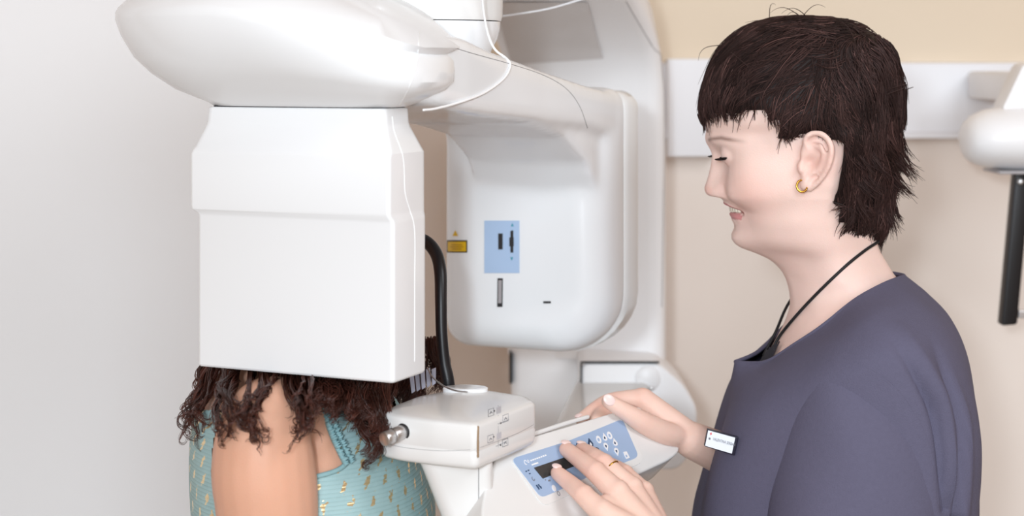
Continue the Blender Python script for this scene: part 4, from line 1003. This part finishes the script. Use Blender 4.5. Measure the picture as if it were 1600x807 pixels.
# gather each lock towards its own tip
grp = {}
for i, k_ in enumerate(pkey): grp.setdefault(k_, []).append(i)
for k_, ids in grp.items():
    if len(ids) < 4: continue
    for t in range(12):
        tt = [paths[i][min(t, len(paths[i])-1)] for i in ids]; m_ = np.mean(tt, axis=0)
        for i in ids:
            if t < len(paths[i]): paths[i][t] += (m_-paths[i][t])*.62*min(1, (t/7.0))**1.3
for i in range(120):
    p = Vector(roots[rng.integers(len(roots))]); s = -1 if p.y < YO else 1
    px, py = proj((p.x, YO-abs(YO-p.y), p.z))
    if not (px > 1335 and 190 < py < 345): continue
    nr, nn, _, _ = tree.find_nearest(p); nn = nn if (nr-centre).dot(nn) > 0 else -nn
    k_ = np.exp(-((py-262)/38)**2); d0 = Vector((.25+.35*k_, rng.normal(0, .15), -1)).normalized(); d1 = Vector((.62*k_+.12, rng.normal(0, .25), -.6)).normalized(); L_ = rng.uniform(.018, .030); sp_ = rng.uniform(.002, .0042)
    for j in range(26):
        o_ = Vector(rng.normal(0, 1, 3))*sp_; q = []; vr = Vector(rng.normal(0, .22, 3))
        for t in np.linspace(0, 1, 8): q.append(list(nr+nn*(.001+.003*t)+o_*(1-.45*t)+d0*(L_*t)+(d1-d0+vr)*(L_*.6*t*t)))
        paths.append(np.array(q)); tone.append(rng.uniform(.7, 1.5))
# fine flyaways at the crown
for i in range(38):
    p = Vector(roots[rng.integers(len(roots))])
    if p.z < 1.52: continue
    nn = (p-centre).normalized(); d = Vector((rng.normal(-.3, .8), rng.normal(0, .5), .2)).normalized(); d = (d-nn*d.dot(nn)).normalized()
    paths.append(np.array([list(p+nn*(.004+.010*math.sin(t*2.6))+d*(.03*t)) for t in np.linspace(0, 1, 9)])); tone.append(1.2)
hv_, hf_ = strands(paths, .00052, .25)
tone_v = np.concatenate([np.tile(np.full(len(p), t), 3) for p, t in zip(paths, tone)])
base = np.array(lin((50, 36, 34)))
pig = np.vstack([np.tile(base*.55, (len(sv2), 1)), base[None]*tone_v[:, None]*np.array([1.05, .97, .95])])
V_ = np.vstack([sv2, hv_]); F_ = sf2+[tuple(i+len(sv2) for i in f) for f in hf_]
link('hair', V_, F_, M['hair'], opr, pig=pig)

# ----------------------------------------------------------------- patient
pat = thing('person', 'woman with long dark curls in a sleeveless teal dress, her face inside the machine', 'person', (XP-.01, YP, 0))
HR = ROWS
parts = [gridmesh(pt(grid(ROWS, 4, 3)))]+ears(pt, YP)
def trow(z, xc, rx, ry, n=48, e=2.3):
    return [Vector((x, y, z)) for x, y in superell(xc-rx, xc+rx, YP-ry, YP+ry, e, n)]
TR = [(1.34, -.215, .052, .05), (1.29, -.222, .054, .052), (1.268, -.226, .058, .066), (1.252, -.226, .066, .098), (1.235, -.224, .078, .128), (1.21, -.218, .092, .146), (1.17, -.208, .106, .152), (1.12, -.199, .114, .154), (1.07, -.196, .112, .152), (1.0, -.198, .105, .145), (.92, -.20, .105, .145), (.8, -.2, .12, .16), (.7, -.2, .12, .165)]
TA = np.array([[list(p) for p in trow(*r)] for r in TR]); TG = np.array([cat(TA[:, j], 6) for j in range(48)]).transpose(1, 0, 2)
tgv, tgf = loft([list(r) for r in TG]); parts.append((tgv, tgf))
for s in (1, -1):
    f_ = lambda v: Vector((v.x, YP+(v.y-YP)*s, v.z))
    sh, el = P(413, 680, 1.550), P(420, 1010, 1.552)
    parts.append(tube([f_(P(445, 650, 1.62)), f_(P(424, 655, 1.575)), f_(sh), f_(P(412, 735, 1.546)), f_(P(418, 810, 1.548)), f_(el)], [.034, .040, .0435, .0475, .0462, .040], n=20))
    parts.append(ellipsoid(f_(P(499, 703, 1.592)), .017, .020, .045))
    wr = Vector((-.13, YP-.20*1, .80)); parts.append(tube([f_(el), f_(el*.5+wr*.5), f_(wr)], [.041, .037, .026], n=16))
    for k_, (dx, l) in enumerate(((-.026, .065), (-.009, .078), (.009, .08), (.026, .072))):
        q0 = wr+Vector((dx*.6, 0, -.005)); q1 = wr+Vector((dx, -.004, -.09)); q2 = q1+Vector((dx*.15, .006, -l*.55)); q3 = q2+Vector((0, .014, -l*.4))
        parts.append(tube([f_(q0), f_(q1)], [.016, .012], n=10)); parts.append(tube([f_(q1), f_(q2), f_(q3)], [.0095, .0085, .007], n=10))
    parts.append(tube([f_(wr+Vector((.015, 0, -.02))), f_(wr+Vector((.04, -.005, -.06))), f_(wr+Vector((.05, -.002, -.10)))], [.014, .0105, .0085], n=10))
    lg = [Vector((-.2, YP-.075, .75)), Vector((-.195, YP-.08, .45)), Vector((-.21, YP-.08, .28)), Vector((-.205, YP-.08, .07)), Vector((-.16, YP-.08, .04)), Vector((-.10, YP-.08, .03))]
    parts.append(tube([f_(v) for v in lg], [.08, .055, .052, .036, .034, .028], n=16))
A, fc, E = remesh(parts, .0027, 5, .5)
A = face_edit(A, ptinv, pt, None, 1)
q = ptinv(A); hq = A[:, 2] > ZP-.02
Cq = np.tile(np.array(lin((219, 168, 142))), (len(A), 1)); ph = paint(A, q, (219, 168, 142), (170, 90, 86), (214, 140, 116), (60, 40, 34)); Cq[hq] = ph[hq]
link('body', A, fc, M['skin'], pat, pig=Cq); BV['pat'] = bvh(A, fc)
# freckles are left to the skin's own mottling
# ---- dress
dm = bpy.data.materials.new('teal_dress_cloth'); dm.use_nodes = True; nt = dm.node_tree; NN, LL = nt.nodes, nt.links; bs = NN['Principled BSDF']
uvn = NN.new('ShaderNodeUVMap'); sp = NN.new('ShaderNodeSeparateXYZ'); LL.new(uvn.outputs[0], sp.inputs[0])
def mth(op_, a, b=None, c=None):
    n = NN.new('ShaderNodeMath'); n.operation = op_
    for i, v in enumerate((a, b, c)):
        if v is None: continue
        if isinstance(v, (int, float)): n.inputs[i].default_value = v
        else: LL.new(v, n.inputs[i])
    return n.outputs[0]
rowh, colw = .0165, .0250
vrow = mth('DIVIDE', sp.outputs[1], rowh); fl = mth('FLOOR', vrow); fy = mth('SUBTRACT', mth('FRACT', vrow), .5)
par = mth('MULTIPLY', mth('FRACT', mth('MULTIPLY', fl, .5)), 1.0)
ucol = mth('ADD', mth('DIVIDE', sp.outputs[0], colw), par); fx = mth('SUBTRACT', mth('FRACT', ucol), .5)
nz = NN.new('ShaderNodeTexNoise'); nz.inputs['Scale'].default_value = 260; nz.inputs['Detail'].default_value = 3; LL.new(uvn.outputs[0], nz.inputs['Vector'])
nz2 = NN.new('ShaderNodeTexNoise'); nz2.inputs['Scale'].default_value = 34; LL.new(uvn.outputs[0], nz2.inputs['Vector'])
fx2 = mth('ADD', fx, mth('MULTIPLY', mth('SUBTRACT', nz2.outputs['Fac'], .5), .35))
dd_ = mth('SQRT', mth('ADD', mth('POWER', mth('DIVIDE', fx2, .13), 2), mth('POWER', mth('DIVIDE', fy, .42), 2)))
fm = mth('LESS_THAN', mth('ADD', dd_, mth('MULTIPLY', mth('SUBTRACT', nz.outputs['Fac'], .5), 3.4)), .72)
mx = NN.new('ShaderNodeMix'); mx.data_type = 'RGBA'; LL.new(fm, mx.inputs[0])
tn = NN.new('ShaderNodeTexNoise'); tn.inputs['Scale'].default_value = 60; LL.new(uvn.outputs[0], tn.inputs['Vector'])
mr = NN.new('ShaderNodeMix'); mr.data_type = 'RGBA'; LL.new(tn.outputs['Fac'], mr.inputs[0]); mr.inputs[6].default_value = lin((150, 183, 186))+(1,); mr.inputs[7].default_value = lin((170, 200, 202))+(1,)
LL.new(mr.outputs[2], mx.inputs[6]); mx.inputs[7].default_value = lin((240, 214, 166))+(1,)
LL.new(mx.outputs[2], bs.inputs['Base Color']); LL.new(mth('MULTIPLY', fm, .75), bs.inputs['Metallic'])
LL.new(mth('SUBTRACT', .8, mth('MULTIPLY', fm, .5)), bs.inputs['Roughness'])
sm_ = mth('SINE', mth('MULTIPLY', sp.outputs[1], 2*math.pi/.0075)); nb = NN.new('ShaderNodeTexNoise'); nb.inputs['Scale'].default_value = 180; LL.new(uvn.outputs[0], nb.inputs['Vector'])
hgt = mth('ADD', mth('POWER', mth('ABSOLUTE', sm_), .4), mth('MULTIPLY', nb.outputs['Fac'], .8)); bpn = NN.new('ShaderNodeBump'); bpn.inputs['Strength'].default_value = .45; bpn.inputs['Distance'].default_value = .0012
LL.new(hgt, bpn.inputs['Height']); LL.new(bpn.outputs[0], bs.inputs['Normal'])
DR = [r for r in TR if r[0] <= 1.253 and r[0] > .75]+[(.66, -.2, .14, .18), (.5, -.2, .17, .20), (.36, -.2, .19, .22)]
ND = 300
DA = np.array([[list(p) for p in trow(*r, n=ND)] for r in DR]); DG = np.array([cat(DA[:, j], 24) for j in range(ND)]).transpose(1, 0, 2)
dv, df = loft([list(r) for r in DG], False, False); dva = np.array([list(v) for v in dv]); dn = normals(dva, df)
if ((dva-np.array([XP, YP, 0]))*dn)[:, :2].sum() < 0: dn = -dn
dva = dva+dn*.0055
pr_ = np.array([proj((v[0], YP-abs(YP-v[1]), v[2])) for v in dva]); frontal = dva[:, 0] > -.215
keep = inpoly(pr_[:, 0], pr_[:, 1], [(502, 646), (512, 668), (522, 694), (540, 727), (516, 738), (492, 745), (485, 3000), (2000, 3000), (2000, 640), (600, 640), (560, 622), (528, 612), (508, 625)]) | (pr_[:, 1] > 745)
keep |= (dva[:, 0] < -.235) & (pr_[:, 1] > 640) & (np.abs(dva[:, 1]-YP) < .13)
uu_ = np.zeros((len(dva), 2)); 
for i in range(DG.shape[0]):
    row = dva[i*ND:(i+1)*ND]; sl_ = np.concatenate([[0], np.cumsum(np.linalg.norm(np.diff(row, axis=0), axis=1))]); uu_[i*ND:(i+1)*ND, 0] = sl_; uu_[i*ND:(i+1)*ND, 1] = row[:, 2]
df2 = [f for f in df if all(keep[i] for i in f)]; used = sorted({i for f in df2 for i in f}); mp = {i: k_ for k_, i in enumerate(used)}
ddv, ddf = dva[used], [tuple(mp[i] for i in f) for f in df2]
dress = link('dress', ddv, ddf, dm, pat, uv=uu_[used]); BV['dress'] = bvh(ddv, ddf)
TBV = bvh(dva, df)
M['ruffle'] = mat('teal_ruffle', (140, 176, 180), .8, noise=.08, nscale=150, bump=.3)
def ruffle(path, w, seed):
    r = np.random.default_rng(seed); q = cat([(a, b, 0) for a, b in path], 14); V = []; Fc = []; n = 0
    for i, (a, b, _) in enumerate(q):
        t = q[min(i+1, len(q)-1)]-q[max(i-1, 0)]; t /= np.linalg.norm(t); nx, ny = t[1], -t[0]
        base = hit(TBV, a-nx*w, b-ny*w, .001); edge = hit(TBV, a+nx*w*(.9+.4*r.random()), b+ny*w, .004+.003*math.sin(i*2.3+2*math.sin(i*.7))+.0015*r.random())
        if base is None or edge is None: continue
        mid = (base+edge)*.5+Vector((0, -.0035-.0015*math.sin(i*1.7+1), 0)); V += [base, mid, edge, edge+Vector((.0005, .002, 0)), base+Vector((0, .002, 0))]
        if n: Fc += [((n-1)*5+k_, (n-1)*5+(k_+1) % 5, n*5+(k_+1) % 5, n*5+k_) for k_ in range(5)]
        n += 1
    return V, Fc
link('ruffle', *ruffle([(503, 640), (510, 662), (518, 684), (528, 706), (539, 728)], 3.2, 1), M['ruffle'], dress)
link('ruffle', *ruffle([(511, 640), (519, 662), (527, 682), (538, 704), (548, 724)], 2.6, 2), M['ruffle'], dress)
hem = [hit(TBV, a, b, .0005) for a, b in ((541, 725), (534, 731), (525, 736), (514, 740), (503, 743), (490, 746))]
link('hem', *tube([p for p in hem if p], .0024, n=8, sub=4), M['ruffle'], dress)
for s in (-1, 1):
    rs_ = [[Vector((-.25+x, YP+.08*s+w*math.cos(t), max(0, h*(.5+.5*math.sin(t))))) for t in [2*math.pi*k_/16 for k_ in range(16)]] for x, w, h in ((0, .02, .05), (.02, .036, .07), (.08, .038, .07), (.14, .045, .065), (.20, .04, .05), (.225, .02, .03))]
    link('shoe', *fixn(*loft(rs_)), M['shoe'], pat)
# ---- curls
PP = [(1075, 60), (1110, 140), (1150, 165), (1200, 190), (1225, 230), (1240, 300), (1262, 380), (1300, 430), (1420, 430), (1460, 300), (1450, 60), (1300, -20), (1150, -10)]
def pprof(v): q = ptinv(np.array([list(v)]))[0]; return q[0], q[1]
sv3, sf3 = hair_shell(pt, PP, pprof, lambda p: np.full(len(p), .014), YP)
paths = []; tone = []; rng = np.random.default_rng(9)
def curlclump(g, n=30, spread=.006, amp=.0045, turns=3.0, y0=None):
    G_ = np.array([list(P(a, b, y)) for a, b, y in g]); C = cat(G_, 9); m = len(C); T_ = np.gradient(C, axis=0); T_ /= np.linalg.norm(T_, axis=1)[:, None]
    ref = np.array([0, 1, 0.2]); u = np.cross(T_, ref); u /= np.linalg.norm(u, axis=1)[:, None]+1e-9; v = np.cross(T_, u)
    ph0 = rng.uniform(0, 6.28); s = np.linspace(0, 1, m); tn_ = rng.uniform(.6, 1.6)
    for k_ in range(n):
        o_ = rng.normal(0, 1, 2)*spread*.5; ph = ph0+rng.normal(0, .45); am = amp*rng.uniform(.6, 1.3); e = int(m*rng.uniform(.78, 1)); wid = 1-.55*s
        a = ph+turns*2*math.pi*s
        q = C+u*((o_[0]*wid+am*np.cos(a)*(.3+.7*s))[:, None])+v*((o_[1]*wid+am*np.sin(a)*(.3+.7*s))[:, None])
        paths.append(q[:max(e, 5)]); tone.append(tn_*rng.uniform(.7, 1.3))
Ya, Yb = 1.640, 1.500
def G3(l, ya=1.645, yb=1.495):
    n = len(l); out = []
    for i, (a, b) in enumerate(l):
        y = ya+(yb-ya)*min(1, (i/(n-1)*1.7))
        if b > 592:
            h_ = hit(BV['pat'], a, b, 0)
            if h_ is not None and y < 1.6: y = min(y, h_.y-.0075)
        out.append((a, b, y))
    return out
for l, ya, yb in (
 ([(345, 545), (326, 585), (312, 622), (294, 648), (283, 663), (292, 677), (303, 674)], 1.66, 1.60),
 ([(350, 545), (332, 590), (320, 625), (302, 646), (312, 660), (322, 652)], 1.66, 1.58),
 ([(352, 545), (325, 590), (306, 625), (296, 655), (284, 672)], 1.68, 1.64),
 ([(360, 545), (350, 600), (340, 640), (347, 662), (343, 684), (352, 680)], 1.65, 1.505),
 ([(372, 545), (372, 596), (358, 630), (370, 652), (356, 672), (346, 664)], 1.65, 1.49),
 ([(395, 545), (392, 598), (386, 630), (378, 655), (392, 674), (408, 684), (410, 672)], 1.645, 1.488),
 ([(408, 545), (414, 600), (402, 640), (390, 662), (404, 680), (408, 690)], 1.645, 1.49),
 ([(416, 545), (424, 585), (408, 618), (386, 640), (380, 662), (392, 676)], 1.645, 1.488),
 ([(340, 545), (320, 600), (303, 640), (315, 668), (330, 690)], 1.67, 1.60),
 ([(380, 545), (362, 590), (348, 615), (362, 640), (346, 660)], 1.65, 1.50),
 ([(330, 545), (316, 585), (308, 620), (316, 650)], 1.68, 1.62),
 ([(455, 545), (450, 598), (462, 636), (472, 662), (458, 680), (449, 678)], 1.645, 1.49),
 ([(468, 545), (470, 615), (480, 655), (468, 676), (452, 684)], 1.645, 1.49),
 ([(484, 545), (478, 605), (488, 640), (476, 664)], 1.645, 1.492),
 ([(470, 545), (458, 590), (470, 625), (486, 650), (474, 670)], 1.645, 1.49)):
    for rep in range(6):
        o1, o2, sg_ = rng.normal(0, 9), rng.normal(0, 12), rng.choice([1, 1, -1])
        l2 = [(a+o1*(.4+.6*i/len(l))+rng.normal(0, 4), b+o2*i/len(l)+rng.normal(0, 3)) for i, (a, b) in enumerate(l)]
        if sg_ < 0: l2 = l2[:-2]+[(2*l2[-3][0]-l2[-2][0], l2[-2][1])]
        curlclump(G3(l2, ya, yb), 7, .0021, rng.uniform(.002, .0042), rng.uniform(2, 4.5))
# dense mass over the collarbone
for i in range(64):
    x = 486+118*((i % 32)/31)+rng.normal(0, 4); k_ = (x-486)/118; back = i >= 32
    yend = 632+66*k_+rng.normal(0, 8)-(14 if back else 0); xe = x+6+22*k_+rng.normal(0, 7)
    xe = min(xe, 602)
    yb = (1.515+.05*k_) if not back else 1.56+.05*k_
    curlclump(G3([(x, 545), (x+rng.normal(2, 4), 585), (x*.6+xe*.4+rng.normal(0, 6), 585+(yend-585)*.45), (x*.2+xe*.8+rng.normal(0, 6), 585+(yend-585)*.8), (xe-3, yend)], 1.65, yb), 20, .007, .0044, rng.uniform(2, 4))
for l in ([(560, 545), (566, 620), (588, 660), (592, 690), (574, 722), (580, 728)], [(552, 545), (562, 630), (580, 672), (586, 704), (570, 724)], [(570, 545), (580, 620), (596, 662), (594, 700), (582, 716)], [(540, 545), (552, 620), (568, 660), (584, 690), (596, 684)], [(545, 560), (560, 640), (572, 690), (566, 716)]):
    curlclump(G3(l, 1.65, 1.555), 26, .006, .004, 2.5)
# the far side, in the shade behind the machine
for i in range(46):
    x = 596+95*rng.random(); yy = 1.76+.05*rng.random(); ye = rng.uniform(620, 680) if x < 660 else rng.uniform(590, 640)
    curlclump([(x-10, 530, yy), (x, 570, yy+.005), (x+rng.normal(0, 5), (570+ye)/2, yy+.01), (x+rng.normal(0, 8), ye, yy)], 16, .009, .004, 2.5)
# curls growing from the scalp down to the shoulders
rt = face_points(sv3, sf3, 230, rng); hc = Vector((XP, YP, ZP+.12))
for p in rt:
    p = Vector(p)
    if p.x > XP+.03: continue
    o_ = Vector((p.x-hc.x-.02, p.y-hc.y, 0)); o_ = o_.normalized() if o_.length > .01 else Vector((-1, 0, 0))
    if p.x > XP+.045: o_ = Vector((-.4, o_.y, 0)).normalized()
    q = [p]; dr = Vector((o_.x*.6, o_.y*.6, .05))
    rad = min(.078, max((p-hc).to_2d().length, .07))
    while q[-1].z > ZP+.03 and len(q) < 14:
        dr = (dr*.55+Vector((0, 0, -.6))+o_*(.18 if (q[-1]-hc).to_2d().length < rad+.012 else -.05)).normalized(); n_ = q[-1]+dr*.022
        n_.x = max(n_.x, XP-.105); n_.y = min(max(n_.y, YP-.088 if n_.x > XP-.05 else YP-.075), YP+.10); q.append(n_)
    if len(q) > 3:
        n0 = len(paths); curlclump([(*proj(v), v.y) for v in q], 12, .006, .0034, len(q)*.45)
hv_, hf_ = strands(paths, .00055, .3); tone_v = np.concatenate([np.tile(np.full(len(p), t), 3) for p, t in zip(paths, tone)])
base = np.array(lin((70, 38, 30))); pig = np.vstack([np.tile(base*.5, (len(sv3), 1)), base[None]*tone_v[:, None]])
link('curly_hair', np.vstack([sv3, hv_]), sf3+[tuple(i+len(sv3) for i in f) for f in hf_], M['curl'], pat, pig=pig)
